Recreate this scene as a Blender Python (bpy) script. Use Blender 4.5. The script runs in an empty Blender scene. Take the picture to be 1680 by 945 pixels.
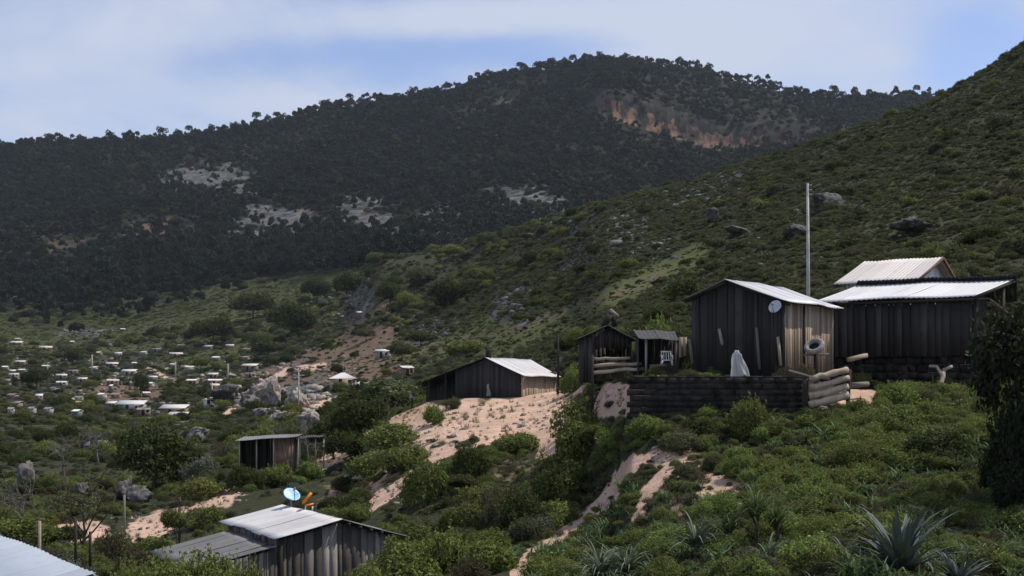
import bpy, math, random
import numpy as np
from mathutils import Vector

random.seed(7)
RNG = np.random.default_rng(11)
scene = bpy.context.scene
COL = scene.collection
F = 840.0 / math.tan(math.radians(20.0))     # focal length in units of a 1680-wide frame
HOR = 640.0                                   # row of the eye level

# ------------------------------------------------------------------ basics
def P(px, py, d):
    return Vector(((px - 840.0) / F * d, d, (HOR - py) / F * d))

def pchip(x, y, xq):
    """monotone cubic, x (n,), y (n, ...) -> (m, ...)"""
    x = np.asarray(x, float); y = np.asarray(y, float)
    sh = y.shape[1:]
    y = y.reshape(len(x), -1)
    h = np.diff(x)[:, None]
    dl = np.diff(y, axis=0) / h
    m = np.zeros_like(y)
    m[0] = dl[0]; m[-1] = dl[-1]
    w1 = 2 * h[1:] + h[:-1]; w2 = h[1:] + 2 * h[:-1]
    a, b = dl[:-1], dl[1:]
    same = (a * b) > 0
    with np.errstate(divide='ignore', invalid='ignore'):
        hm = (w1 + w2) / (w1 / a + w2 / b)
    m[1:-1] = np.where(same, hm, 0)
    xq = np.asarray(xq, float)
    i = np.clip(np.searchsorted(x, xq) - 1, 0, len(x) - 2)
    t = ((xq - x[i]) / (x[i + 1] - x[i]))[:, None]
    hh = h[i]
    r = ((1 + 2 * t) * (1 - t) ** 2) * y[i] + (t * (1 - t) ** 2) * hh * m[i] + (t * t * (3 - 2 * t)) * y[i + 1] + (t * t * (t - 1)) * hh * m[i + 1]
    return r.reshape((len(xq),) + sh)

def _hash(ix, iy, seed):
    n = (ix.astype(np.int64) * 374761393 + iy.astype(np.int64) * 668265263 + seed * 1442695041) & 0x7fffffff
    n = ((n ^ (n >> 13)) * 1274126177) & 0x7fffffff
    n = n ^ (n >> 16)
    return (n & 0xffff) / 65535.0

def vnoise(x, y, seed=0):
    x = np.asarray(x, float); y = np.asarray(y, float)
    ix = np.floor(x); iy = np.floor(y)
    fx = x - ix; fy = y - iy
    fx = fx * fx * fx * (fx * (fx * 6 - 15) + 10); fy = fy * fy * fy * (fy * (fy * 6 - 15) + 10)
    a = _hash(ix, iy, seed); b = _hash(ix + 1, iy, seed)
    c = _hash(ix, iy + 1, seed); d = _hash(ix + 1, iy + 1, seed)
    return (a + (b - a) * fx) * (1 - fy) + (c + (d - c) * fx) * fy     # 0..1

def fbm(x, y, seed=0, octv=4):
    s = 0; a = 0.5; t = 0
    for k in range(octv):
        s = s + a * vnoise(x * 2 ** k + 17.3 * k, y * 2 ** k - 9.1 * k, seed + k); t += a; a *= 0.5
    return s / t

def smooth(a, b, x):
    t = np.clip((x - a) / (b - a), 0, 1)
    return t * t * (3 - 2 * t)

# ------------------------------------------------------------------ terrain control net
Dl = [4, 12, 25, 32, 40, 45, 49, 52, 60, 66, 80, 100, 120, 160, 230, 300, 450, 650, 850, 1100, 1300, 1500, 1750, 1960, 2050, 2330, 2900, 4200]
far = [420, 400, 340]
C = {}
def col(px, ys, ds=None):
    ds = list(Dl) if ds is None else ds
    assert len(ys) == len(Dl) == len(ds), (px, len(ys), len(ds))
    C[px] = (ds, ys)
#            4    12    25    32    40    45    49    52    60    66   80   100  120  160  230  300  450  650  850  1100 1300 1500 1750 1960 2050 2330 2900 4200
col(-1500, [1600, 1313, 1157, 1110, 1073, 1048, 1024, 1010, 972, 940, 891, 845, 815, 775, 735, 710, 670, 627, 590, 545, 490, 430, 365, 325, 303, 265, 330, 420])
col(-300,  [1600, 1313, 1157, 1110, 1073, 1048, 1024, 1010, 972, 940, 891, 845, 815, 775, 735, 710, 670, 627, 590, 545, 490, 430, 365, 325, 303, 262, 330, 420])
col(0,     [1600, 1313, 1157, 1110, 1073, 1048, 1024, 1010, 972, 940, 891, 845, 815, 775, 735, 710, 670, 627, 590, 545, 490, 430, 365, 325, 303, 248, 330, 420])
col(200,   [1600, 1313, 1157, 1110, 1073, 1048, 1024, 1010, 972, 940, 891, 845, 815, 775, 735, 710, 672, 628, 588, 535, 470, 415, 345, 303, 283, 231, 320, 420])
col(400,   [1600, 1300, 1140, 1080, 1045, 1030, 1012, 1000, 955, 915, 860, 790, 763, 732, 702, 682, 640, 597, 552, 495, 448, 395, 320, 278, 258, 212, 300, 410])
col(550,   [1600, 1300, 1130, 1060, 1030, 1022, 1015, 1005, 945, 895, 838, 778, 745, 715, 685, 655, 612, 572, 525, 470, 432, 385, 303, 258, 238, 186, 290, 410],
    [4, 12, 25, 32, 40, 45, 49, 52, 60, 66, 80, 100, 120, 160, 230, 300, 420, 560, 740, 1000, 1230, 1450, 1750, 1960, 2050, 2340, 2900, 4200])
col(640,   [1600, 1280, 1110, 1045, 1005, 990, 970, 950, 905, 860, 795, 712, 690, 690, 672, 640, 600, 545, 428, 440, 425, 380, 298, 248, 222, 170, 280, 410],
    [4, 12, 25, 32, 40, 45, 49, 52, 60, 66, 80, 100, 116, 156, 230, 300, 400, 540, 730, 850, 1150, 1400, 1750, 1960, 2050, 2345, 2900, 4200])
col(740,   [1600, 1270, 1100, 1030, 975, 945, 925, 905, 860, 825, 752, 685, 658, 652, 640, 612, 560, 490, 408, 430, 425, 372, 288, 228, 202, 149, 270, 410],
    [4, 12, 25, 32, 40, 45, 49, 52, 60, 66, 80, 97, 108, 150, 230, 300, 420, 560, 720, 820, 1150, 1400, 1750, 1960, 2050, 2350, 2900, 4200])
col(850,   [1600, 1260, 1075, 1010, 955, 920, 895, 875, 830, 800, 738, 677, 652, 640, 600, 560, 490, 440, 378, 415, 425, 355, 275, 212, 182, 124, 260, 410],
    [4, 12, 25, 32, 40, 45, 49, 52, 60, 66, 80, 96, 107, 150, 225, 290, 400, 500, 640, 760, 1120, 1400, 1750, 1960, 2050, 2345, 2900, 4200])
col(930,   [1600, 1250, 1060, 990, 935, 895, 865, 845, 790, 755, 705, 664, 642, 622, 570, 520, 450, 410, 352, 395, 420, 350, 262, 205, 172, 110, 250, 410],
    [4, 12, 25, 32, 40, 45, 49, 52, 60, 66, 80, 94, 107, 145, 220, 285, 380, 460, 560, 680, 1100, 1400, 1750, 1970, 2030, 2345, 2900, 4200])
col(1000,  [1600, 1240, 1040, 970, 915, 860, 825, 795, 690, 626, 612, 600, 588, 545, 490, 440, 395, 365, 328, 368, 420, 350, 260, 200, 156, 103, 250, 410],
    [4, 12, 25, 32, 40, 45, 49, 52, 57, 61, 72, 90, 112, 150, 215, 280, 350, 410, 500, 600, 1080, 1400, 1750, 1975, 2003, 2340, 2900, 4200])
col(1040,  [1600, 1235, 1030, 955, 880, 800, 735, 640, 624, 618, 606, 594, 575, 530, 480, 430, 390, 358, 320, 358, 420, 350, 262, 210, 168, 108, 250, 410],
    [4, 12, 25, 32, 40, 45, 49, 52, 57, 61, 72, 90, 112, 150, 212, 278, 340, 400, 480, 580, 1080, 1400, 1750, 1975, 2003, 2340, 2900, 4200])
col(1100,  [1600, 1230, 1015, 935, 840, 765, 702, 628, 614, 610, 600, 584, 560, 515, 462, 410, 370, 342, 308, 345, 420, 350, 268, 226, 184, 116, 250, 410],
    [4, 12, 25, 32, 40, 45, 49, 52, 58, 63, 75, 92, 112, 150, 208, 275, 335, 385, 450, 550, 1080, 1400, 1750, 1975, 2003, 2345, 2900, 4200])
col(1200,  [1600, 1230, 1000, 910, 812, 745, 697, 624, 612, 606, 590, 568, 540, 488, 435, 375, 335, 308, 280, 320, 420, 350, 285, 248, 204, 131, 250, 410],
    [4, 12, 25, 32, 40, 45, 49, 52, 58, 63, 76, 92, 110, 145, 200, 268, 325, 372, 430, 530, 1080, 1400, 1750, 1975, 2003, 2350, 2900, 4200])
col(1300,  [1600, 1225, 990, 900, 795, 735, 692, 630, 614, 604, 582, 545, 505, 452, 400, 345, 305, 278, 249, 290, 420, 350, 280, 238, 210, 153, 250, 410],
    [4, 12, 25, 32, 40, 45, 49, 52, 58, 64, 76, 90, 108, 143, 190, 250, 305, 350, 400, 500, 1080, 1400, 1750, 1975, 2003, 2350, 2900, 4200])
col(1400,  [1600, 1220, 985, 893, 787, 722, 690, 668, 640, 625, 570, 525, 480, 425, 372, 312, 270, 242, 214, 255, 420, 345, 270, 228, 212, 166, 250, 410],
    [4, 12, 25, 32, 40, 45, 49, 52, 57, 64, 77, 89, 106, 142, 187, 248, 300, 340, 382, 480, 1080, 1400, 1750, 1975, 2003, 2350, 2900, 4200])
col(1500,  [1600, 1220, 985, 890, 783, 715, 682, 662, 640, 622, 560, 510, 462, 405, 345, 282, 238, 208, 178, 225, 420, 340, 260, 218, 206, 168, 250, 410],
    [4, 12, 25, 32, 40, 45, 49, 52, 57, 64, 78, 88, 104, 140, 184, 244, 290, 325, 362, 460, 1080, 1400, 1750, 1975, 2003, 2350, 2900, 4200])
col(1600,  [1600, 1220, 985, 890, 780, 708, 675, 655, 635, 612, 545, 495, 445, 380, 310, 235, 190, 158, 124, 175, 400, 330, 250, 210, 195, 155, 250, 410],
    [4, 12, 25, 32, 40, 45, 49, 52, 57, 64, 79, 88, 104, 140, 182, 240, 280, 310, 348, 440, 1080, 1400, 1750, 1975, 2003, 2350, 2900, 4200])
col(1700,  [1600, 1220, 985, 890, 780, 705, 670, 650, 630, 600, 530, 475, 425, 355, 278, 190, 138, 98, 55, 110, 400, 330, 250, 210, 195, 150, 250, 410],
    [4, 12, 25, 32, 40, 45, 49, 52, 57, 64, 80, 88, 104, 140, 182, 240, 280, 308, 342, 440, 1080, 1400, 1750, 1975, 2003, 2350, 2900, 4200])
col(2000,  [1600, 1220, 985, 880, 770, 700, 660, 640, 610, 570, 480, 415, 360, 285, 180, 60, -10, -60, -120, -60, 300, 300, 250, 210, 195, 150, 250, 410],
    [4, 12, 25, 32, 40, 45, 49, 52, 57, 64, 80, 88, 104, 140, 182, 240, 280, 308, 342, 440, 1080, 1400, 1750, 1975, 2003, 2350, 2900, 4200])
col(2600,  [1600, 1220, 985, 880, 770, 700, 660, 640, 610, 570, 460, 390, 330, 240, 120, -20, -90, -160, -230, -150, 300, 300, 250, 210, 195, 150, 250, 410],
    [4, 12, 25, 32, 40, 45, 49, 52, 57, 64, 80, 88, 104, 140, 182, 240, 280, 308, 342, 440, 1080, 1400, 1750, 1975, 2003, 2350, 2900, 4200])

NK = len(Dl)
pxs_c = np.array(sorted(C))
net = np.array([[[math.log(d), y] for d, y in zip(*C[p])] for p in pxs_c])    # (cols, knots, 2)
PX = np.concatenate([np.arange(-1500, -60, 40), np.arange(-60, 1741, 2.5), np.arange(1780, 2601, 40)]).astype(float)
SPAN = [8, 8, 12, 14, 12, 12, 12, 12, 12, 14, 16, 16, 18, 20, 20, 22, 22, 24, 10, 12, 18, 18, 20, 18, 26, 20, 6, 5][:NK - 1]
S = np.concatenate([np.arange(n) / n + k for k, n in enumerate(SPAN)] + [[NK - 1.0]])
A1 = pchip(pxs_c, net, PX)                                   # (npx, knots, 2)
A2 = pchip(np.arange(NK), np.swapaxes(A1, 0, 1), S)          # (ns, npx, 2)
LOGD = np.maximum.accumulate(A2[:, :, 0], axis=0) + np.arange(len(S))[:, None] * 1e-7
GD = np.exp(LOGD); GY0 = A2[:, :, 1]
GX = (PX[None, :] - 840) / F * GD
def bump(x, y, d):
    z = np.zeros_like(x)
    for k, (lam, amp) in enumerate([(0.9, .030), (2.3, .032), (6, .032), (17, .03), (48, .034), (130, .05), (330, .05)]):
        w = smooth(lam / 0.16, lam / 0.06, d) * (1 if lam > 3 else smooth(1100, 500, d))
        z = z + w * amp * lam * 2 * (vnoise(x / lam + 31 * k, y / lam + 7 * k, 40 + k) - 0.5) * 2 * 0.7
    return z
GZ = (HOR - GY0) / F * GD + bump(GX, GD, GD)
GY = HOR - GZ * F / GD                                        # row on which each terrain vertex appears
RUNMIN = np.minimum.accumulate(GY, axis=0)
VISM = GY <= RUNMIN + 0.01

def colrow(px):
    j = np.clip(np.searchsorted(PX, px) - 1, 0, len(PX) - 2)
    return j, (px - PX[j]) / (PX[j + 1] - PX[j])

def ground_z(px, d):
    j, t = colrow(px)
    a = np.interp(math.log(d), LOGD[:, j], GZ[:, j]); b = np.interp(math.log(d), LOGD[:, j + 1], GZ[:, j + 1])
    return a * (1 - t) + b * t

def gz_xy(x, y):
    return ground_z(840 + F * x / y, y)

def G(px, d):
    return Vector(((px - 840) / F * d, d, float(ground_z(px, d))))

def hit(px, py, dmin=20.0):
    """depth at which the ground first reaches row py beyond dmin"""
    j, t = colrow(px)
    c = GY[:, j] * (1 - t) + GY[:, j + 1] * t
    dd = GD[:, j]
    for i in range(len(dd) - 1):
        if dd[i] >= dmin and c[i] <= py:
            return float(dd[i])
    return float(dd[-10])

# ------------------------------------------------------------------ masks on the terrain grid (what grows or lies there)
PXg = np.broadcast_to(PX[None, :], GD.shape)
wn1 = fbm(GX / (GD * .02 + .4), GD / (GD * .02 + .4) + LOGD * 40, 5, 4) - .5
wn2 = fbm(PXg / 22.0, LOGD * 45, 9, 4) - .5
def ell(x, y, rx, ry, rot=0, d0=0, d1=1e9, soft=.45, wob=1.1):
    c, s = math.cos(math.radians(rot)), math.sin(math.radians(rot))
    dx = PXg - x; dy = GY - y
    u = (dx * c + dy * s) / rx; v = (-dx * s + dy * c) / ry
    r = np.sqrt(u * u + v * v) + wob * wn2
    return (1 - smooth(1 - soft, 1 + soft, r)) * ((GD >= d0) & (GD <= d1))
def line(pts, w, d0=0, d1=1e9, wob=.9):
    best = np.full(GD.shape, 1e9)
    for (x0, y0), (x1, y1) in zip(pts[:-1], pts[1:]):
        vx, vy = x1 - x0, y1 - y0
        t = np.clip(((PXg - x0) * vx + (GY - y0) * vy) / (vx * vx + vy * vy), 0, 1)
        best = np.minimum(best, np.hypot(PXg - x0 - t * vx, GY - y0 - t * vy))
    r = best / w + wob * wn2
    return (1 - smooth(.55, 1.25, r)) * ((GD >= d0) & (GD <= d1))
def mx(*a):
    r = a[0]
    for b in a[1:]: r = np.maximum(r, b)
    return r
M_dirt = mx(ell(850, 685, 150, 42, -8, 76, 112), ell(705, 698, 85, 34, 0, 82, 114), ell(905, 735, 24, 46, 0, 70, 105), ell(660, 690, 40, 18, 0, 90, 116),
            line([(850, 945), (875, 910), (930, 872), (985, 832), (1018, 785), (1045, 757), (1125, 742)], 14, 36, 70) * .95,
            line([(1045, 850), (1065, 805), (1100, 765), (1130, 742)], 11, 36, 70) * .85,
            line([(525, 765), (580, 730), (660, 690)], 14, 80, 125), line([(598, 838), (650, 800), (705, 755), (740, 735)], 11, 60, 100),
            ell(128, 878, 48, 24, 0, 56, 110) * .9, ell(245, 864, 42, 24, -20, 60, 110) * .85, ell(350, 815, 52, 15, -5, 80, 120) * .85, ell(30, 868, 50, 10, 0, 56, 110) * .7, ell(300, 840, 60, 12, -10, 70, 120) * .7, ell(1410, 660, 36, 24, 0, 44, 66),
            ell(1180, 800, 60, 26, -20, 30, 50) * .75, ell(1450, 850, 30, 9, 0, 30, 45), ell(940, 650, 80, 18, -15, 80, 115) * .8, ell(500, 650, 45, 25, 20, 150, 330) * .8,
            ell(620, 780, 120, 34, -25, 56, 110) * .50, ell(1150, 800, 120, 62, -10, 30, 56) * .42, ell(800, 800, 150, 60, -20, 44, 86) * .36, line([(360, 690), (420, 640), (470, 608), (530, 600)], 6, 150, 600) * .9, line([(235, 600), (290, 628)], 4, 200, 800) * .8, line([(300, 690), (200, 690), (120, 655)], 4, 150, 700) * .6, ell(1000, 655, 60, 26, 0, 50, 62) * .8)
M_soil = mx(line([(470, 625), (560, 590), (620, 560)], 34, 250, 700), line([(640, 590), (820, 548), (960, 500), (1090, 452)], 13, 120, 500) * .45,
            ell(210, 645, 70, 20, 0, 300, 700), ell(620, 540, 55, 40, -20, 300, 700) * .8, ell(270, 380, 66, 22, 0, 1000, 2000), ell(480, 350, 90, 12, 5, 1000, 2000) * .7, ell(60, 400, 90, 30, 0, 1000, 2200) * .6, ell(600, 610, 70, 20, -10, 250, 500) * .7,
            ell(820, 168, 30, 10, 0, 1500, 2600) * .5, ell(450, 615, 60, 14, -10, 300, 700), ell(1160, 440, 60, 10, -25, 100, 400) * .5)
M_grass = mx(line([(780, 590), (900, 538), (1010, 485), (1095, 440), (1150, 420)], 20, 100, 420), ell(800, 535, 60, 26, -10, 180, 500), ell(720, 570, 90, 22, -12, 180, 500) * .8,
             ell(430, 490, 190, 50, -6, 650, 1250) * .72, ell(640, 590, 80, 16, -15, 250, 520) * .8, ell(170, 525, 360, 52, -4, 700, 1250) * .62, ell(330, 590, 120, 25, -20, 450, 800) * .6,
             ell(1040, 690, 60, 16, 0, 44, 60) * .5, ell(1230, 160, 190, 46, 10, 1980, 2330) * .14)
M_rock = mx(ell(345, 300, 85, 26, 5, 1200, 2100), ell(455, 362, 65, 24, 8, 1100, 1900), ell(600, 365, 62, 40, 30, 1000, 1900), ell(875, 335, 80, 30, 15, 1000, 1900) * .9, ell(720, 370, 110, 40, 0, 1000, 1900) * .55, ell(400, 385, 80, 14, 0, 1000, 1900) * .7,
            ell(140, 546, 44, 9, 0, 800, 1250), ell(820, 165, 22, 10, 0, 1500, 2500) * .35, ell(960, 395, 110, 46, -20, 250, 700) * .75, ell(1170, 310, 90, 22, -25, 250, 520) * .5,
            ell(460, 640, 75, 42, -20, 150, 420) * .8, ell(590, 490, 30, 44, 0, 350, 800) * .6, ell(710, 545, 50, 16, -20, 300, 600) * .6, ell(840, 500, 40, 36, -30, 200, 500) * .6, ell(870, 600, 90, 16, 0, 130, 300) * .7,
            ell(1390, 330, 60, 26, 0, 120, 330) * .5, ell(1500, 375, 70, 28, 0, 90, 300) * .4, ell(20, 480, 60, 12, 0, 900, 1500) * .5)
SL = S[:, None] * np.ones_like(GD)
M_cliff = smooth(22.9, 23.1, SL) * smooth(24.12, 23.92, SL) * smooth(965, 990, PXg) * smooth(1345, 1300, PXg)
M_cliff = M_cliff * smooth(.34, .48, fbm(PXg / 13.0, SL * 1.6, 77, 4))
M_crag = smooth(22.7, 23.3, SL) * smooth(24.35, 24.05, SL) * smooth(955, 985, PXg) * smooth(1370, 1320, PXg) * smooth(.26, .44, fbm(PXg / 11.0, SL * 1.2, 79, 4))
M_crag = np.maximum(M_crag, ell(975, 130, 26, 46, -15, 1950, 2400))
M_cliff = M_cliff * smooth(23.85, 23.55, SL + .5 * (fbm(PXg / 8.0, SL, 80, 3) - .5))
M_wood = smooth(950, 1150, GD) * (1 - .85 * np.where(GD > 1900, .8 * M_grass, M_grass)) * (1 - .8 * M_rock) * (1 - .8 * M_soil)
M_wood = np.maximum(M_wood, ell(410, 420, 230, 34, 0, 900, 1400))

# ------------------------------------------------------------------ mesh builder
class MB:
    def __init__(s): s.v = []; s.q = []; s.t = []; s.r = []; s.n = 0; s.ng = []
    def add(s, v, quads=None, tris=None, rnd=0.5):
        v = np.asarray(v, float).reshape(-1, 3)
        s.v.append(v); s.r.append(np.broadcast_to(np.asarray(rnd, float), (len(v),)))
        if quads is not None and len(quads): s.q.append(np.asarray(quads, np.int64).reshape(-1, 4) + s.n)
        if tris is not None and len(tris): s.t.append(np.asarray(tris, np.int64).reshape(-1, 3) + s.n)
        s.n += len(v)
    def mesh(s, name, mat, smooth_=False):
        me = bpy.data.meshes.new(name)
        v = np.concatenate(s.v); r = np.concatenate(s.r)
        q = np.concatenate(s.q) if s.q else np.zeros((0, 4), np.int64)
        t = np.concatenate(s.t) if s.t else np.zeros((0, 3), np.int64)
        me.vertices.add(len(v)); me.vertices.foreach_set('co', v.astype(np.float32).ravel())
        me.loops.add(q.size + t.size); me.loops.foreach_set('vertex_index', np.concatenate([q.ravel(), t.ravel()]).astype(np.int32))
        me.polygons.add(len(q) + len(t))
        ls = np.concatenate([np.arange(len(q)) * 4, q.size + np.arange(len(t)) * 3])
        me.polygons.foreach_set('loop_start', ls.astype(np.int32))
        me.polygons.foreach_set('loop_total', np.concatenate([np.full(len(q), 4), np.full(len(t), 3)]).astype(np.int32))
        me.update(calc_edges=True); me.validate()
        a = me.attributes.new('rnd', 'FLOAT', 'POINT'); a.data.foreach_set('value', r.astype(np.float32))
        if smooth_: me.polygons.foreach_set('use_smooth', np.ones(len(me.polygons), bool))
        me.materials.append(mat)
        return me
    def build(s, name, mat, parent=None, smooth_=False):
        o = bpy.data.objects.new(name, s.mesh(name, mat, smooth_)); COL.objects.link(o)
        if parent is not None: o.parent = parent
        return o
    # primitives, all in the coordinates given
    def box(s, o, ux, uy, uz, rnd=.5, jit=0.0):
        """o corner, three edge vectors"""
        o, ux, uy, uz = (np.array(a, float) for a in (o, ux, uy, uz))
        v = np.array([o, o + ux, o + ux + uy, o + uy, o + uz, o + ux + uz, o + ux + uy + uz, o + uy + uz])
        if jit: v = v + RNG.normal(0, jit, v.shape)
        s.add(v, [(0, 3, 2, 1), (4, 5, 6, 7), (0, 1, 5, 4), (1, 2, 6, 5), (2, 3, 7, 6), (3, 0, 4, 7)], rnd=rnd)
    def bar(s, a, b, w, h=None, rnd=.5):
        a = np.array(a, float); b = np.array(b, float); h = h or w
        d = b - a; d = d / np.linalg.norm(d)
        up = np.array([0, 0, 1.]) if abs(d[2]) < .9 else np.array([1., 0, 0])
        x = np.cross(d, up); x /= np.linalg.norm(x); y = np.cross(x, d)
        s.box(a - x * w / 2 - y * h / 2, x * w, y * h, b - a, rnd)
    def tube(s, pts, rad, seg=8, rnd=.5, cap=True, wob=0.0):
        pts = np.array(pts, float); n = len(pts)
        rad = np.broadcast_to(np.asarray(rad, float), (n,))
        T = np.gradient(pts, axis=0); T /= np.linalg.norm(T, axis=1)[:, None] + 1e-9
        ref = np.array([0, 0, 1.]) if abs(T[0][2]) < .8 else np.array([1., 0, 0])
        rings = []
        for p, t, r in zip(pts, T, rad):
            x = np.cross(t, ref); x /= np.linalg.norm(x) + 1e-9; y = np.cross(t, x)
            a = np.arange(seg) * 2 * math.pi / seg
            rr = r * (1 + wob * RNG.normal(0, 1, seg))
            rings.append(p + (np.cos(a) * rr)[:, None] * x + (np.sin(a) * rr)[:, None] * y)
        v = np.concatenate(rings)
        q = [(i * seg + k, i * seg + (k + 1) % seg, (i + 1) * seg + (k + 1) % seg, (i + 1) * seg + k) for i in range(n - 1) for k in range(seg)]
        t = []
        if cap:
            v = np.concatenate([v, pts[:1], pts[-1:]])
            a, b = n * seg, n * seg + 1
            t = [(a, (k + 1) % seg, k) for k in range(seg)] + [(b, (n - 1) * seg + k, (n - 1) * seg + (k + 1) % seg) for k in range(seg)]
        s.add(v, q, t, rnd)
    def grid(s, fn, nu, nv, rnd=.5, thick=None):
        """surface fn(u, v) -> (3,), optional thickness vector makes it a closed slab"""
        U, V = np.meshgrid(np.linspace(0, 1, nu), np.linspace(0, 1, nv), indexing='ij')
        v = fn(U.ravel(), V.ravel())
        i = lambda a, b: a * nv + b
        q = [(i(a, b), i(a + 1, b), i(a + 1, b + 1), i(a, b + 1)) for a in range(nu - 1) for b in range(nv - 1)]
        if thick is None: s.add(v, q, rnd=rnd); return
        n = len(v); v2 = np.concatenate([v, v - np.array(thick, float)])
        q2 = q + [(d + n, c + n, b + n, a + n) for a, b, c, d in q]
        rim = [i(a, 0) for a in range(nu)] + [i(nu - 1, b) for b in range(1, nv)] + [i(a, nv - 1) for a in range(nu - 2, -1, -1)] + [i(0, b) for b in range(nv - 2, 0, -1)]
        for k in range(len(rim)):
            a, b = rim[k], rim[(k + 1) % len(rim)]
            q2.append((a + n, b + n, b, a))
        s.add(v2, q2, rnd=(np.concatenate([rnd, rnd]) if np.ndim(rnd) else rnd))

# ------------------------------------------------------------------ object helpers
def put(o, label=None, cat=None, group=None, kind=None):
    if label: o['label'] = label
    if cat: o['category'] = cat
    if group: o['group'] = group
    if kind: o['kind'] = kind
    return o
def thing(name, label, cat, loc=(0, 0, 0), group=None):
    o = bpy.data.objects.new(name, None); COL.objects.link(o); o.location = loc
    o.empty_display_size = .2
    return put(o, label, cat, group)
def place(me, name, label, cat, loc, rz=0, sc=(1, 1, 1), group=None):
    o = bpy.data.objects.new(name, me); COL.objects.link(o)
    o.location = loc; o.rotation_euler = (0, 0, rz); o.scale = sc
    return put(o, label, cat, group)
class At(MB):
    """builder in world coordinates whose object hangs under an Empty at `root.location`"""
    def build(s, name, mat, parent=None, smooth_=False):
        if parent is not None:
            off = np.array(parent.location)
            p = parent.parent
            while p is not None: off = off + np.array(p.location); p = p.parent
            s.v = [v - off for v in s.v]
        return MB.build(s, name, mat, parent, smooth_)

# ------------------------------------------------------------------ materials
def newmat(name):
    m = bpy.data.materials.new(name); m.use_nodes = True
    nt = m.node_tree; nt.nodes.clear()
    return m, nt
class N:
    def __init__(s, nt): s.nt = nt
    def node(s, typ, **kw):
        n = s.nt.nodes.new(typ)
        ins = kw.pop('ins', {})
        for k, v in kw.items(): setattr(n, k, v)
        for k, v in ins.items(): s.set(n.inputs[k], v)
        return n
    def set(s, sock, v):
        if isinstance(v, bpy.types.NodeSocket): s.nt.links.new(v, sock)
        elif isinstance(v, (tuple, list)) and sock.type == 'RGBA' and len(v) == 3: sock.default_value = (*v, 1)
        else: sock.default_value = v
    def math(s, op, a, b=0.0, c=None, clamp=False):
        n = s.node('ShaderNodeMath', operation=op, use_clamp=clamp)
        s.set(n.inputs[0], a); s.set(n.inputs[1], b)
        if c is not None: s.set(n.inputs[2], c)
        return n.outputs[0]
    def mix(s, f, a, b, blend='MIX'):
        n = s.node('ShaderNodeMix', data_type='RGBA', blend_type=blend)
        s.set(n.inputs[0], f); s.set(n.inputs[6], a); s.set(n.inputs[7], b)
        return n.outputs[2]
    def noise(s, scale, detail=4, rough=.55, vec=None, dist=0.0):
        n = s.node('ShaderNodeTexNoise', ins={'Scale': scale, 'Detail': detail, 'Roughness': rough, 'Distortion': dist})
        if vec is not None: s.set(n.inputs['Vector'], vec)
        return n.outputs['Fac']
    def ramp(s, f, a, b, lo=0.0, hi=1.0):
        n = s.node('ShaderNodeMapRange', ins={'Value': f, 'From Min': a, 'From Max': b, 'To Min': lo, 'To Max': hi})
        n.interpolation_type = 'SMOOTHSTEP'
        return n.outputs[0]
    def attr(s, name): return s.node('ShaderNodeAttribute', attribute_name=name)
    def pos(s): return s.node('ShaderNodeNewGeometry').outputs['Position']
    def scaled(s, v, sc):
        n = s.node('ShaderNodeMapping'); s.set(n.inputs['Vector'], v); n.inputs['Scale'].default_value = sc
        return n.outputs[0]
    def out(s, surf): s.nt.links.new(surf, s.node('ShaderNodeOutputMaterial').inputs['Surface'])
    def bsdf(s, col, rough=.8, spec=.3, metal=0.0, normal=None):
        n = s.node('ShaderNodeBsdfPrincipled', ins={'Base Color': col, 'Roughness': rough, 'Specular IOR Level': spec, 'Metallic': metal})
        if normal is not None: s.set(n.inputs['Normal'], normal)
        return n.outputs[0]
    def bump(s, h, strength=.5, dist=.05):
        return s.node('ShaderNodeBump', ins={'Height': h, 'Strength': strength, 'Distance': dist}).outputs[0]

def leaf_mat(name, dark, light, dry=None, trans=.3, var=.35, rough=.55):
    m, nt = newmat(name); n = N(nt)
    r = n.attr('rnd').outputs['Fac']
    oi = n.node('ShaderNodeObjectInfo').outputs['Random']
    c = n.mix(r, dark, light)
    if dry: c = n.mix(n.ramp(r, .86, 1.0, 0, .8), c, dry)
    hs = n.node('ShaderNodeHueSaturation')
    n.set(hs.inputs['Hue'], n.math('MULTIPLY_ADD', oi, .03, .485)); n.set(hs.inputs['Value'], n.math('MULTIPLY_ADD', oi, var, 1 - var / 2)); n.set(hs.inputs['Saturation'], .9)
    n.set(hs.inputs['Color'], c); c = hs.outputs[0]
    b = n.bsdf(c, max(rough, .7), .08)
    tr = n.node('ShaderNodeBsdfTranslucent'); n.set(tr.inputs['Color'], n.mix(.5, c, (.12, .16, .02)) if 'cloth' not in name else c)
    mx_ = n.node('ShaderNodeMixShader'); mx_.inputs[0].default_value = trans
    nt.links.new(b, mx_.inputs[1]); nt.links.new(tr.outputs[0], mx_.inputs[2])
    n.out(mx_.outputs[0]); return m

def wood_mat(name, a, b, rough=.85, grain=14, stain=.5):
    m, nt = newmat(name); n = N(nt)
    r = n.attr('rnd').outputs['Fac']
    co = n.pos()
    g = n.noise(1, 5, .6, n.scaled(co, (grain, grain, .9)))
    big = n.noise(.9, 3, .6, co)
    c = n.mix(n.math('POWER', r, 1.5), a, b)
    c = n.mix(n.ramp(g, .40, .75, 0, .45), c, tuple(x * .35 for x in a))
    c = n.mix(n.ramp(big, .45, .7, 0, stain), c, tuple(x * .45 for x in b))
    n.out(n.bsdf(c, rough, .2, normal=n.bump(g, .25, .006))); return m

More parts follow.
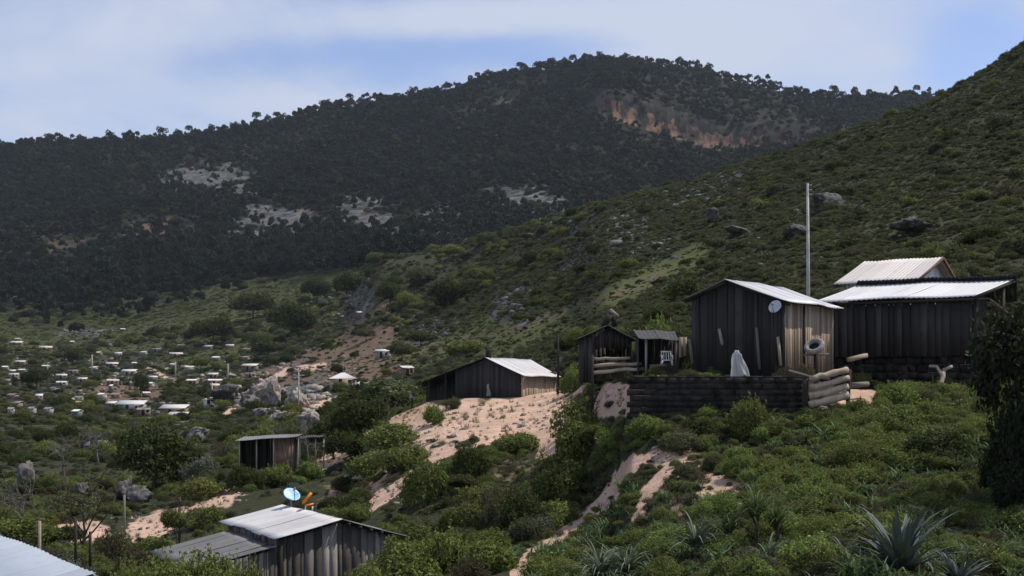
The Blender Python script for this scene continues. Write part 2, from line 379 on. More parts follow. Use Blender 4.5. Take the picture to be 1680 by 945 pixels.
def tin_mat(name, base, rust, amount=.5, rough=.5, metal=.15, line=(.4, .4, .42)):
    m, nt = newmat(name); n = N(nt)
    r = n.attr('rnd').outputs['Fac']; co = n.pos()
    a = n.noise(.8, 5, .65, co); b_ = n.noise(7, 3, .6, co)
    c = n.mix(n.ramp(r, 0, 1, 0, .75), base, tuple(x * .72 for x in base))
    c = n.mix(n.ramp(a, .5, .72, 0, amount), c, rust)
    c = n.mix(n.ramp(b_, .5, .8, 0, .25), c, line)
    n.out(n.bsdf(c, rough, .4, metal)); return m

def plain_mat(name, base, var=.3, scale=3, rough=.8, spec=.3, second=None, bump=.4):
    m, nt = newmat(name); n = N(nt); co = n.pos()
    a = n.noise(scale, 6, .65, co)
    c = n.mix(n.ramp(a, .3, .7, 0, 1), tuple(x * (1 - var) for x in base), second or tuple(min(1, x * (1 + var)) for x in base))
    n.out(n.bsdf(c, rough, spec, normal=n.bump(a, bump, .03))); return m

def rock_mat(name, base, dark, moss=None):
    m, nt = newmat(name); n = N(nt); co = n.pos()
    a = n.noise(.35, 8, .7, co); b_ = n.noise(2.2, 6, .7, n.scaled(co, (1, 1, .35)))
    c = n.mix(n.ramp(b_, .38, .62, 0, .85), base, dark)
    c = n.mix(n.ramp(a, .45, .62, 0, .7), c, tuple(x * .55 for x in base))
    if moss: c = n.mix(n.ramp(n.noise(1.1, 5, .6, co), .52, .66, 0, .8), c, moss)
    n.out(n.bsdf(c, .9, .2, normal=n.bump(b_, .9, .15))); return m

M = {}
M['boards_dark'] = wood_mat('weathered_dark_boards', (.030, .027, .027), (.088, .077, .074), grain=30)
M['boards_grey'] = wood_mat('weathered_grey_boards', (.055, .048, .042), (.34, .30, .27), stain=.55, grain=30)
M['boards_pale'] = wood_mat('sun_bleached_boards', (.30, .24, .18), (.52, .44, .34), stain=.45)
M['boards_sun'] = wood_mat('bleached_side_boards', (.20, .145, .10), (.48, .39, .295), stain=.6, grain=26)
M['timber'] = wood_mat('dark_timber', (.03, .025, .022), (.07, .06, .05))
M['log'] = wood_mat('peeled_log', (.34, .26, .19), (.55, .46, .36), grain=9, stain=.75)
M['oldpost'] = wood_mat('grey_post', (.16, .14, .12), (.34, .31, .28))
M['tin'] = tin_mat('zinc_sheet', (.52, .525, .55), (.34, .31, .29), .55, .5, .05, (.38, .38, .41))
M['tin_white'] = tin_mat('bleached_zinc_sheet', (.60, .585, .585), (.40, .37, .35), .55, .55, 0.0, (.46, .45, .45))
M['tin_pink'] = tin_mat('faded_zinc_sheet', (.56, .515, .49), (.40, .34, .31), .6, .6, 0)
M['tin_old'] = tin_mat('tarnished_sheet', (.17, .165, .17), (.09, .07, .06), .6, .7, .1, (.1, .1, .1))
M['tin_black'] = tin_mat('tarred_sheet', (.03, .03, .034), (.05, .035, .03), .5, .8, 0)
M['tin_blue'] = tin_mat('painted_sheet', (.34, .38, .44), (.25, .27, .30), .5, .5, .05)
M['stone_dark'] = plain_mat('dark_stone_masonry', (.035, .030, .028), .6, 2.5, .95, .1, None, .9)
M['plaster'] = plain_mat('white_plaster', (.66, .63, .60), .15, 1.5)
M['plaster_pink'] = plain_mat('pink_plaster', (.50, .36, .30), .2, 1)
M['plaster_grey'] = plain_mat('grey_block', (.26, .25, .24), .3, 1)
M['plaster_dim'] = plain_mat('dim_block', (.13, .12, .11), .3, 1)
M['adobe'] = plain_mat('adobe', (.20, .13, .09), .35, 1)
M['concrete'] = plain_mat('pole_concrete', (.42, .40, .37), .2, 2)
M['redwood'] = plain_mat('red_brown_board', (.12, .05, .035), .4, 3)
M['cloth'] = leaf_mat('white_cloth', (.74, .73, .72), (.80, .79, .78), None, .6, .05, .9)
M['rubber'] = plain_mat('dusty_rubber', (.24, .225, .205), .35, 8, .8)
M['hole_dark'] = plain_mat('tyre_hole_shade', (.012, .012, .012), .2, 8, .8)  # near black, paints the shade inside the tyre's hole
M['dish'] = plain_mat('dish_grey', (.42, .46, .52), .1, 3, .5, .5)
M['dish_blue'] = plain_mat('dish_light_blue', (.36, .60, .82), .08, 3, .45, .5)
M['steel'] = plain_mat('grey_steel', (.25, .25, .26), .2, 9, .5, .5)
M['orange'] = plain_mat('orange_plastic', (.75, .22, .03), .12, 6, .5)
M['whiteplastic'] = plain_mat('white_plastic', (.72, .72, .70), .06, 6, .5)
M['bark'] = plain_mat('bark', (.09, .07, .055), .5, 9, .95)
M['bark_pale'] = plain_mat('pale_bark', (.155, .145, .132), .4, 9, .95)
M['rock'] = rock_mat('grey_limestone', (.21, .195, .19), (.065, .06, .06), (.06, .065, .04))
M['rock_pale'] = rock_mat('pale_limestone', (.44, .38, .34), (.15, .13, .115), (.07, .07, .045))
M['rock_dark'] = rock_mat('dark_crag', (.13, .12, .115), (.03, .03, .03), (.05, .055, .03))
M['leaf_mid'] = leaf_mat('leaves_mid_green', (.048, .064, .015), (.215, .235, .056), (.16, .13, .06))
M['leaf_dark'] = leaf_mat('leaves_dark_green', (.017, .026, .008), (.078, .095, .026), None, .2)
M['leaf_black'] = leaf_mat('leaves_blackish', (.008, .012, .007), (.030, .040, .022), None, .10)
M['leaf_yellow'] = leaf_mat('leaves_yellow_green', (.070, .095, .018), (.20, .23, .060), (.20, .16, .07))
M['leaf_bright'] = leaf_mat('leaves_fresh_green', (.066, .104, .018), (.245, .305, .068), None)
M['leaf_olive'] = leaf_mat('leaves_olive', (.050, .054, .026), (.145, .140, .076), (.17, .13, .075))
M['leaf_grey'] = leaf_mat('leaves_grey_green', (.055, .062, .045), (.15, .16, .12), (.15, .13, .105), .15)
M['leaf_brown'] = leaf_mat('leaves_brown', (.045, .036, .024), (.13, .10, .062), (.19, .12, .07), .2)
M['leaf_pale'] = leaf_mat('leaves_pale_flowering', (.055, .085, .03), (.16, .21, .10), (.34, .36, .25))
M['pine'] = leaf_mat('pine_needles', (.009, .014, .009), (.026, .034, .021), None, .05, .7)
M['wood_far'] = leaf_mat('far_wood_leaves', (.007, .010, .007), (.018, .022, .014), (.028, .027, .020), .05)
M['scrub'] = leaf_mat('scrub_leaves', (.040, .043, .021), (.128, .130, .066), (.16, .14, .085), .25)
M['grassy'] = leaf_mat('hill_grass_leaves', (.064, .066, .034), (.150, .150, .078), (.20, .18, .11), .3)
M['agave'] = leaf_mat('agave_blue_grey', (.045, .060, .062), (.17, .20, .19), None, .05, .15, .5)
M['strap'] = leaf_mat('strap_leaf_green', (.035, .065, .022), (.13, .19, .08), None, .25, .2, .4)
M['yucca'] = leaf_mat('grey_strap_leaf', (.05, .065, .045), (.19, .23, .17), None, .12, .2, .4)

# ------------------------------------------------------------------ ground
def build_ground():
    nS, nP = GD.shape
    v = np.stack([GX, GD, GZ], -1).reshape(-1, 3)
    i = (np.arange(nS - 1)[:, None] * nP + np.arange(nP - 1)[None, :]).ravel()
    q = np.stack([i, i + 1, i + nP + 1, i + nP], -1)
    b = MB(); b.add(v, q)
    m, nt = newmat('hillside_ground'); n = N(nt); co = n.pos()
    ms = n.attr('mask'); sep = n.node('ShaderNodeSeparateColor'); nt.links.new(ms.outputs['Color'], sep.inputs[0])
    m2 = n.attr('mask_more'); sep2 = n.node('ShaderNodeSeparateColor'); nt.links.new(m2.outputs['Color'], sep2.inputs[0])
    dirt, grass, rock = sep.outputs; soil, cliff, wood = sep2.outputs
    f0 = n.noise(.06, 5, .6, co); f1 = n.noise(.5, 6, .65, co); f2 = n.noise(4.5, 6, .7, co); f3 = n.noise(.018, 4, .6, co)
    c = n.mix(n.ramp(f1, .35, .65), (.040, .042, .021), (.056, .053, .030))
    c = n.mix(n.ramp(f0, .42, .62, 0, .7), c, (.030, .036, .016))
    c = n.mix(n.ramp(f2, .52, .70, 0, .55), c, (.020, .022, .011))
    c = n.mix(n.ramp(n.noise(.85, 6, .75, co), .48, .64, 0, .5), c, (.022, .025, .012))
    c = n.mix(n.math('MULTIPLY', n.ramp(f2, .60, .68), n.ramp(f1, .55, .70)), c, (.22, .20, .17))
    # meadow grass
    gcol = n.mix(n.ramp(f1, .35, .65), (.092, .104, .030), (.058, .070, .026)); gcol = n.mix(n.ramp(f2, .5, .75, 0, .45), gcol, (.042, .048, .022))
    c = n.mix(n.math('MULTIPLY', grass, .92), c, gcol)
    # reddish soil
    scol = n.mix(n.ramp(f1, .35, .65), (.105, .070, .048), (.150, .110, .080)); scol = n.mix(n.ramp(f2, .6, .72, 0, .6), scol, (.26, .22, .18))
    c = n.mix(n.ramp(n.math('ADD', soil, n.math('MULTIPLY_ADD', f1, .8, -.4)), .3, .65), c, scol)
    # forest floor
    c = n.mix(n.math('MULTIPLY', wood, .95), c, n.mix(n.ramp(f3, .4, .65), (.010, .013, .009), (.018, .018, .012)))
    # bare pinkish dirt with rubble and dry grass
    dcol = n.mix(n.ramp(f1, .38, .62), (.60, .405, .305), (.46, .315, .235))
    dcol = n.mix(n.ramp(n.noise(1.6, 6, .7, co), .52, .70, 0, .6), dcol, (.27, .195, .13))
    dcol = n.mix(n.ramp(f2, .58, .74, 0, .4), dcol, (.17, .14, .09))
    dcol = n.mix(n.ramp(n.noise(9, 4, .7, co), .60, .72, 0, .3), dcol, (.52, .44, .36))
    c = n.mix(n.ramp(n.math('ADD', dirt, n.math('MULTIPLY_ADD', f1, .9, -.45)), .30, .62), c, dcol)
    # pale limestone
    big = n.noise(.035, 6, .7, co)
    vor = n.node('ShaderNodeTexVoronoi', feature='F1'); n.set(vor.inputs['Vector'], co); vor.inputs['Scale'].default_value = .11
    rcol = n.mix(n.ramp(n.noise(.12, 6, .75, co), .40, .62), (.150, .150, .152), (.05, .05, .05))
    rcol = n.mix(n.ramp(n.noise(.055, 6, .75, co), .46, .60, 0, .85), rcol, (.035, .038, .028))
    c = n.mix(n.ramp(n.math('ADD', rock, n.math('MULTIPLY_ADD', n.noise(.09, 6, .75, co), 1.5, -.68)), .40, .62), c, rcol)
    # ochre cliff with dark streaks
    st = n.noise(1, 6, .7, n.scaled(co, (.075, .05, .012))); st2 = n.noise(1, 5, .7, n.scaled(co, (.03, .03, .02)))
    ccol = n.mix(n.ramp(st, .42, .60), (.22, .125, .082), (.036, .030, .027)); ccol = n.mix(n.ramp(st2, .46, .60, 0, .85), ccol, (.036, .034, .030))
    c = n.mix(n.ramp(m2.outputs['Alpha'], .35, .55), c, n.mix(n.ramp(st, .42, .58), (.040, .036, .032), (.015, .015, .014)))
    c = n.mix(n.ramp(n.math('ADD', cliff, n.math('MULTIPLY_ADD', n.noise(.08, 5, .7, co), .8, -.4)), .40, .58), c, ccol)
    h = n.math('ADD', n.math('MULTIPLY', f2, .35), n.math('MULTIPLY', f1, 1.2))
    n.out(n.bsdf(c, .95, .1, normal=n.bump(h, .9, .35)))
    o = b.build('ground', m, None, True)
    me = o.data
    for nm, chs in (('mask', (M_dirt, M_grass, M_rock)), ('mask_more', (M_soil, M_cliff, M_wood))):
        a = me.attributes.new(nm, 'FLOAT_COLOR', 'POINT')
        arr = np.stack([*chs, M_crag], -1).astype(np.float32)
        a.data.foreach_set('color', arr.ravel())
    put(o, 'rough green and brown hillside and valley floor running up to the mountain', 'ground', None, 'structure')
build_ground()

# ------------------------------------------------------------------ foliage meshes
def lobed_points(n, nl, rng, squash=(1, 1, 1), lower=-.35, fill=.12, lobe=(.34, .52)):
    c = rng.normal(0, 1, (nl, 3)); c /= np.linalg.norm(c, axis=1)[:, None]
    c *= (rng.uniform(.25, 1, nl) ** .5 * .60)[:, None]; c[:, 2] = np.abs(c[:, 2]) * .9 - .22
    r = rng.uniform(*lobe, nl)
    pts, nrm, sh = [], [], []
    lr = rng.uniform(0, 1, nl)
    while sum(len(p) for p in pts) < n:
        k = rng.integers(0, nl, n)
        d = rng.normal(0, 1, (n, 3)); d /= np.linalg.norm(d, axis=1)[:, None]
        d = d[(ok := d[:, 2] > lower)]; k = k[ok]
        rad = np.where(rng.random(len(k)) < fill, rng.uniform(.5, .9, len(k)), rng.normal(1, .09, len(k)))
        p = c[k] + d * (r[k] * rad)[:, None]
        dist = np.linalg.norm(p[:, None, :] - c[None], axis=2) / r[None]
        keep = dist.min(axis=1) > .62
        pts.append(p[keep]); nrm.append(d[keep]); sh.append(lr[k][keep])
    return np.concatenate(pts)[:n] * np.array(squash), np.concatenate(nrm)[:n], np.concatenate(sh)[:n]

def add_leaves(mb, p, nr, size, rng, rnd, quads=True, chaos=.55, long=1.7):
    n = len(p)
    nn = nr + rng.normal(0, chaos, (n, 3)); nn /= np.linalg.norm(nn, axis=1)[:, None] + 1e-9
    a = np.cross(nn, rng.normal(0, 1, (n, 3))); a /= np.linalg.norm(a, axis=1)[:, None] + 1e-9
    b = np.cross(nn, a)
    s = (np.asarray(size) * rng.uniform(.6, 1.35, n))[:, None]
    if quads:
        v = np.stack([p - a * s * long / 2, p + b * s * .5 - nn * s * .08, p + a * s * long / 2, p - b * s * .5 - nn * s * .08], 1)
        mb.add(v.reshape(-1, 3), np.arange(4 * n).reshape(-1, 4), rnd=np.repeat(rnd, 4))
    else:
        v = np.stack([p - a * s * .7 - b * s * .5, p + a * s * .7 - b * s * .5, p + b * s * .8], 1)
        mb.add(v.reshape(-1, 3), None, np.arange(3 * n).reshape(-1, 3), rnd=np.repeat(rnd, 3))

def crown_mesh(name, mat, n, nl, size, seed, squash=(1, 1, 1), quads=True, chaos=.55, lower=-.35, fill=.12, long=1.7, lobe=(.30, .48), contrast=.5, shoots=.16):
    rng = np.random.default_rng(seed)
    mb = MB()
    p, nr, sh = lobed_points(n, nl, rng, squash, lower, fill, lobe)
    m = int(n * shoots)
    if m:
        k = rng.integers(0, n, m // 14 + 1); L = rng.uniform(.10, .34, len(k))
        dirs = nr[k] + np.array([0, 0, .9]) + rng.normal(0, .25, (len(k), 3)); dirs /= np.linalg.norm(dirs, axis=1)[:, None]
        j = rng.integers(0, len(k), m); t = rng.random(m)
        p[:m] = p[k][j] + dirs[j] * (L[j] * t)[:, None] * np.array(squash) + rng.normal(0, .022, (m, 3)); nr[:m] = rng.normal(0, 1, (m, 3)) + np.array([0, 0, .5]); sh[:m] = .5 + .5 * t
    rnd = np.clip(contrast * sh + (1 - contrast) * rng.random(n) ** 1.3, 0, 1)
    add_leaves(mb, p, nr, size, rng, rnd, quads, chaos, long)
    return mb.mesh(name, mat)

def limb(mb, a, b, r0, r1, rng, seg=6, bend=.12, n=6):
    a = np.array(a, float); b = np.array(b, float)
    t = np.linspace(0, 1, n)[:, None]
    L = np.linalg.norm(b - a)
    off = rng.normal(0, 1, 3) * bend * L
    pts = a + (b - a) * t + off * np.sin(t * math.pi) * .6 + rng.normal(0, .012 * L, (n, 3)) * (t > 0)
    mb.tube(pts, np.linspace(r0, r1, n), seg, rng.random())
    return pts

def trunk_mesh(name, mat, seed, h=1.0, r=.04, nb=6, spread=.5, lo=.45, bend=.1, twig=0, zend=(.75, 1.15)):
    """trunk with limbs, unit: total height about 1"""
    rng = np.random.default_rng(seed); mb = MB()
    main = limb(mb, (0, 0, -.06), (rng.normal(0, .05), rng.normal(0, .05), h * .8), r, r * .35, rng, 8, bend, 9)
    for k in range(nb):
        i = int(len(main) * (lo + (1 - lo) * k / nb * .95)); i = min(i, len(main) - 2)
        an = k * 2.4 + rng.uniform(-.5, .5)
        e = main[i] + np.array([math.cos(an) * spread, math.sin(an) * spread, 0]) * rng.uniform(.5, 1.1)
        e[2] = h * rng.uniform(*zend)
        br = limb(mb, main[i], e, r * .5, r * .14, rng, 5, .15)
        for q in range(twig):
            j = rng.integers(2, len(br)); e2 = br[j] + rng.normal(0, .16, 3) * spread * 2; e2[2] += .06
            tw = limb(mb, br[j], e2, r * .16, r * .06, rng, 4, .15, 4)
            for q2 in range(2):
                e3 = tw[-1] + rng.normal(0, .07, 3) * spread * 2
                limb(mb, tw[rng.integers(1, 4)], e3, r * .07, r * .035, rng, 3, .1, 3)
    return mb.mesh(name, mat, True)

CR = {}
for k in range(3):
    CR['round%d' % k] = crown_mesh('crown', M['leaf_mid'], 8000, 12 + k, 0.048, 100 + k)
    CR['dark%d' % k] = crown_mesh('crown', M['leaf_dark'], 9000, 14 + k, 0.046, 110 + k)
    CR['yellow%d' % k] = crown_mesh('crown', M['leaf_yellow'], 5600, 13 + k, 0.052, 120 + k, fill=.3)
    CR['bright%d' % k] = crown_mesh('crown', M['leaf_bright'], 6500, 12 + k, 0.052, 130 + k)
    CR['olive%d' % k] = crown_mesh('crown', M['leaf_olive'], 6500, 15 + k, 0.04, 140 + k, fill=.35, lobe=(.24, .40))
    CR['scrub%d' % k] = crown_mesh('crown', M['scrub'], 4200, 14 + k, .045, 145 + k, fill=.3, lobe=(.24, .42))
    CR['grassy%d' % k] = crown_mesh('crown', M['grassy'], 700, 9, .085, 147 + k * 3, fill=.5, lobe=(.24, .42), shoots=.5, long=3.2)
    CR['grey%d' % k] = crown_mesh('crown', M['leaf_grey'], 3400, 14 + k, 0.04, 150 + k, fill=.5, lobe=(.22, .40), shoots=.3)
    CR['brown%d' % k] = crown_mesh('crown', M['leaf_brown'], 4600, 14 + k, 0.038, 160 + k, fill=.45, lobe=(.24, .42), shoots=.3)
    CR['pale%d' % k] = crown_mesh('crown', M['leaf_pale'], 2600, 11 + k, 0.075, 170 + k, fill=.3)
CR['lush0'] = crown_mesh('crown', M['leaf_bright'], 17000, 20, .030, 183, fill=.25, lobe=(.22, .40), shoots=.22)
CR['lush1'] = crown_mesh('crown', M['leaf_mid'], 17000, 20, .030, 184, fill=.25, lobe=(.22, .40), shoots=.22)
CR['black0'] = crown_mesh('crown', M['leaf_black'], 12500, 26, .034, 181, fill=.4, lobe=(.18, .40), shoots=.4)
CR['sparse0'] = crown_mesh('crown', M['leaf_olive'], 900, 12, .055, 190, fill=.5, lobe=(.2, .36))
TR = {k: trunk_mesh('trunk', M['bark'], 200 + k) for k in range(3)}
TRP = trunk_mesh('trunk', M['bark_pale'], 210, r=.03)
BARE = {k: trunk_mesh('limbs', M['bark_pale'], 220 + k, r=.028, nb=9, spread=.42, lo=.3, twig=7, bend=.2) for k in range(2)}
BARED = trunk_mesh('limbs', M['bark'], 230, r=.03, nb=8, spread=.5, lo=.3, twig=6, bend=.25)

_seq = [0]
def tree(name, label, px, d, h, w, kind, trunk=0, group=None, crown_z=.60, crown_h=None, cat='tree', py=None):
    """tree > trunk, crown standing on the ground at column px, depth d; h height and w crown width in metres"""
    _seq[0] += 1
    g = G(px, d); rng = random.Random(_seq[0] * 13)
    root = thing(name, label, cat, g, group)
    root.rotation_euler = (0, 0, rng.uniform(0, 6.28))
    t = bpy.data.objects.new('trunk', trunk if not isinstance(trunk, int) else TR[trunk]); COL.objects.link(t); t.parent = root
    t.scale = (min(h, w * 1.5) * .9, min(h, w * 1.5) * .9, h * .92)
    c = bpy.data.objects.new('crown', CR[kind]); COL.objects.link(c); c.parent = root
    ch = crown_h or h * .8
    c.location = (0, 0, h - ch * .46); c.scale = (w / 2 / .82, w / 2 / .82, ch / 2 / .72)
    return root
SRC = {}
def bush(name, label, px, d, h, w, kind, group=None, cat='bush', sink=.1):
    """a shrub whose foliage reaches the ground: one mesh"""
    _seq[0] += 1
    rng = random.Random(_seq[0] * 31)
    g = G(px, d)
    sz = h / 1.18
    o = place(CR[kind], name, label, cat, (g.x, g.y, g.z + .40 * sz - sink * h), rng.uniform(0, 6.28), (w / 2 / .82, w / 2 / .82, sz), group)
    SRC.setdefault(kind, o); return o

# ------------------------------------------------------------------ building helpers
def V2(p): return np.array([p[0], p[1]], float)
def plank_wall(name, a, b, z0, z1, mat, parent, bw=.21, rng=None, ragged=.05, gap=.012, thick=.03):
    """upright boards from a to b (plan), z0(t) -> bottom, z1(t) -> top"""
    rng = rng or np.random.default_rng(int(abs(a[0] * 97 + b[1] * 31)) + 1)
    a, b = V2(a), V2(b); L = np.linalg.norm(b - a); u = (b - a) / L; nrm = np.array([u[1], -u[0]])
    mb = At(); s = 0.0
    while s < L - .02:
        w = min(bw * rng.uniform(.5, 1.5), L - s); lean = rng.normal(0, .012)
        off = rng.normal(0, .005); t0, t1 = s / L, (s + w - gap) / L
        p0 = a + u * s + nrm * off; p1 = a + u * (s + w - gap) + nrm * off
        zb0, zb1 = z0(t0) - abs(rng.normal(0, ragged)), 0
        zt0, zt1 = z1(t0), z1(t1)
        zb1 = zb0 + rng.normal(0, .01)
        n3 = np.array([nrm[0], nrm[1], 0]) * thick
        q = [np.array([*p0, zb0]), np.array([*p1, zb1]), np.array([*(p1 + u * lean), zt1]), np.array([*(p0 + u * lean), zt0])]
        v = np.array([x + n3 / 2 for x in q] + [x - n3 / 2 for x in q])
        mb.add(v, [(0, 1, 2, 3), (7, 6, 5, 4), (4, 5, 1, 0), (5, 6, 2, 1), (6, 7, 3, 2), (7, 4, 0, 3)], rnd=rng.random())
        s += w
    return mb.build(name, mat, parent)
def solid_wall(name, a, b, z0, z1, mat, parent, thick=.18):
    a, b = V2(a), V2(b); u = (b - a) / np.linalg.norm(b - a); nrm = np.array([u[1], -u[0]]) * thick
    mb = At(); n = 2 if callable(z1) is False else 9
    zt = z1 if callable(z1) else (lambda t: z1)
    for k in range(n - 1):
        t0, t1 = k / (n - 1), (k + 1) / (n - 1); p0, p1 = a + (b - a) * t0, a + (b - a) * t1
        q = [np.array([*p0, z0]), np.array([*p1, z0]), np.array([*p1, zt(t1)]), np.array([*p0, zt(t0)])]
        n3 = np.array([nrm[0], nrm[1], 0])
        v = np.array(q + [x - n3 for x in q])
        mb.add(v, [(0, 1, 2, 3), (7, 6, 5, 4), (4, 5, 1, 0), (6, 7, 3, 2)] + ([(7, 4, 0, 3)] if k == 0 else []) + ([(5, 6, 2, 1)] if k == n - 2 else []))
    return mb.build(name, mat, parent)
def tin_roof(name, e0, e1, r1, r0, mat, parent, pitch=.19, amp=.018, sag=.03, sheet=.85, rng=None):
    """corrugated sheet: eave e0-e1, ridge r0-r1; the waves run up the slope; laid in overlapping sheets of slightly different wear"""
    rng = rng or np.random.default_rng(int(abs(e0[0] * 53 + e1[1] * 17)) + 3)
    e0, e1, r1, r0 = (np.array(p, float) for p in (e0, e1, r1, r0))
    L = max(np.linalg.norm(e1 - e0), np.linalg.norm(r1 - r0)); ns = max(1, round(L / sheet))
    nrm = np.cross(e1 - e0, r0 - e0); nrm /= np.linalg.norm(nrm)
    if nrm[2] < 0: nrm = -nrm
    mb = At()
    for k in range(ns):
        ua, ub = k / ns, (k + 1) / ns + (.035 / L if k < ns - 1 else 0)
        lift = .004 + .009 * (k % 2) + rng.uniform(0, .006); skew = rng.normal(0, .012); ext = rng.normal(0, .03)
        nw = max(3, int(L / ns / pitch * 6))
        def fn(u, v):
            uu = ua + (ub - ua) * u
            base = (e0 + (e1 - e0) * uu[:, None]) * (1 - v[:, None]) + (r0 + (r1 - r0) * uu[:, None]) * v[:, None]
            dn = (e0 - r0) / np.linalg.norm(e0 - r0)
            z = amp * np.sin(uu * L / pitch * 2 * math.pi) + lift + skew * (u - .5) * v - sag * np.sin(math.pi * v) * (.6 + .4 * math.sin(k * 1.7)) - .02 * np.sin(3 * math.pi * uu)
            return base + nrm * z[:, None] + dn * (ext * (1 - v))[:, None]
        mb.grid(fn, nw + 1, 7, rnd=rng.random(), thick=nrm * .012)
    return mb.build(name, mat, parent)
def sticks(name, segs, mat, parent=None, w=.08):
    mb = At()
    for s in segs: mb.bar(s[0], s[1], s[2] if len(s) > 2 else w, rnd=random.random())
    return mb.build(name, mat, parent)
def v3(p2, z): return np.array([p2[0], p2[1], z])

# ================================================================== plank house with the dish (centre right)
def on_line(base, dr, px):
    k = (px - 840) / F
    return (k * base[1] - base[0]) / (dr[0] - k * dr[1])
rA = np.array([.6, .8]); cA = np.array([.8, -.6])
Cr = np.array([(1285 - 840) / F * 54, 54.0])
Cl = Cr + cA * on_line(Cr, cA, 1135); Cp = Cr + cA * on_line(Cr, cA, 1195)
zr = 3.42; zp = (640 - 461) / F * Cp[1]; zl = (640 - 489) / F * Cl[1]; LA = 4.6; zbA = .42
hA = thing('plank_house', 'dark gabled plank house with pale tin roof and white dish under its eave', 'house', (*Cr, zbA))
def gA(t):   # t from Cl to Cr
    tp = np.linalg.norm(Cp - Cl) / np.linalg.norm(Cr - Cl)
    return zl + (zp - zl) * t / tp if t < tp else zp + (zr - zp) * (t - tp) / (1 - tp)
plank_wall('gable_wall', Cl, Cr, lambda t: zbA + .1, lambda t: gA(t) - .05, M['boards_dark'], hA, .27)
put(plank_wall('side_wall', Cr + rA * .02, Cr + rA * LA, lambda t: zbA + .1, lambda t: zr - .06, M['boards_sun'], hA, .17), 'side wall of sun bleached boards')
plank_wall('rear_wall', Cr + rA * LA, Cl + rA * LA, lambda t: zbA + .1, lambda t: gA(1 - t) - .05, M['boards_dark'], hA)
plank_wall('side_wall', Cl + rA * LA, Cl, lambda t: zbA + .1, lambda t: zl - .06, M['boards_dark'], hA)
ov = .34
eR = Cr + cA * ov; zeR = zr - .10; eL = Cl - cA * ov; zeL = zl - .10
tin_roof('roof', v3(eR - rA * .35, zeR + .06), v3(eR + rA * (LA + .3), zeR + .02), v3(Cp + rA * (LA + .3), zp + .02), v3(Cp - rA * .35, zp + .06), M['tin'], hA)
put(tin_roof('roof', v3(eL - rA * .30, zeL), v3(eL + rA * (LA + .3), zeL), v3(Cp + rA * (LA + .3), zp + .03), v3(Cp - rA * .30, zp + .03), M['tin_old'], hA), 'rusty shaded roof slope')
sticks('rafter', [(v3(Cl - cA * .3 - rA * .05, zl - .16), v3(Cp - rA * .05, zp - .06), .09), (v3(Cp - rA * .05, zp - .06), v3(Cr + cA * .3 - rA * .05, zr - .16), .09)], M['timber'], hA)
sticks('corner_post', [(v3(Cr - rA * .03 + cA * .03, zbA - .1), v3(Cr - rA * .03 + cA * .03, zr - .1), .12)], M['timber'], hA)
sticks('middle_post', [(v3(Cr + rA * 1.75 + cA * .04, zbA - .1), v3(Cr + rA * 1.75 + cA * .04, zr - .1), .09)], M['timber'], hA)
# dish bolted on the gable
def dish(name, label, c, nrm, rad, mat, foot, group=None, arm=True):
    root = thing(name, label, 'satellite dish', foot)
    nrm = np.array(nrm, float); nrm /= np.linalg.norm(nrm)
    x = np.cross([0, 0, 1.], nrm); x /= np.linalg.norm(x); y = np.cross(nrm, x)
    mb = At()
    def fn(u, v):
        r = rad * u; a = v * 2 * math.pi
        return np.array(c) + (np.cos(a) * r)[:, None] * x * .92 + (np.sin(a) * r)[:, None] * y + (u ** 2 * rad * .22)[:, None] * nrm
    mb.grid(fn, 7, 33, thick=nrm * .02); mb.build('reflector', mat, root, True)
    c = np.array(c)
    tip = c + nrm * rad * 1.05 - y * rad * .15
    sticks('feed_arm', [(c - y * rad * .98 + nrm * rad * .2, tip, .03)], M['steel'], root)
    mb = At(); mb.tube([tip - nrm * .05, tip + nrm * .07], [.045, .035], 8); mb.build('feed_horn', M['steel'], root)
    sticks('bracket', [(c - nrm * .02, c - nrm * .16, .06), (c - nrm * .16, np.array(foot), .045)], M['steel'], root)
    return root
pD = P(1272, 504, Cr[1] - .45 + .02)
wallpt = Cr - cA * .28
dish('satellite_dish', 'grey white satellite dish fixed under the eave of the dark plank house', (pD.x, pD.y, pD.z), (-.50, -.72, .48), .27, M['dish'], (wallpt[0] - rA[0] * .03, wallpt[1] - rA[1] * .03, pD.z - .12))
# boards leaning on the gable
for px, y0, y1, lb, mt in ((1182, 540, 566, 'short pale board leaning on the gable left of the white cloth', 'boards_pale'), (1243, 538, 606, 'long thin grey board leaning on the gable right of the white cloth', 'oldpost'), (1278, 553, 600, 'pale slanting board beside the sunlit corner of the plank house', 'boards_pale'), (1133, 556, 597, 'thin pale pole standing at the left corner of the plank house', 'oldpost')):
    t = on_line(Cr, cA, px); q = Cr + cA * t - rA * .10; d = q[1]
    o = sticks('leaning_board', [(np.array(P(px + 3, y1, d - .25)), np.array(P(px - 2, y0, d)), .10)], M[mt]); put(o, lb, 'board')

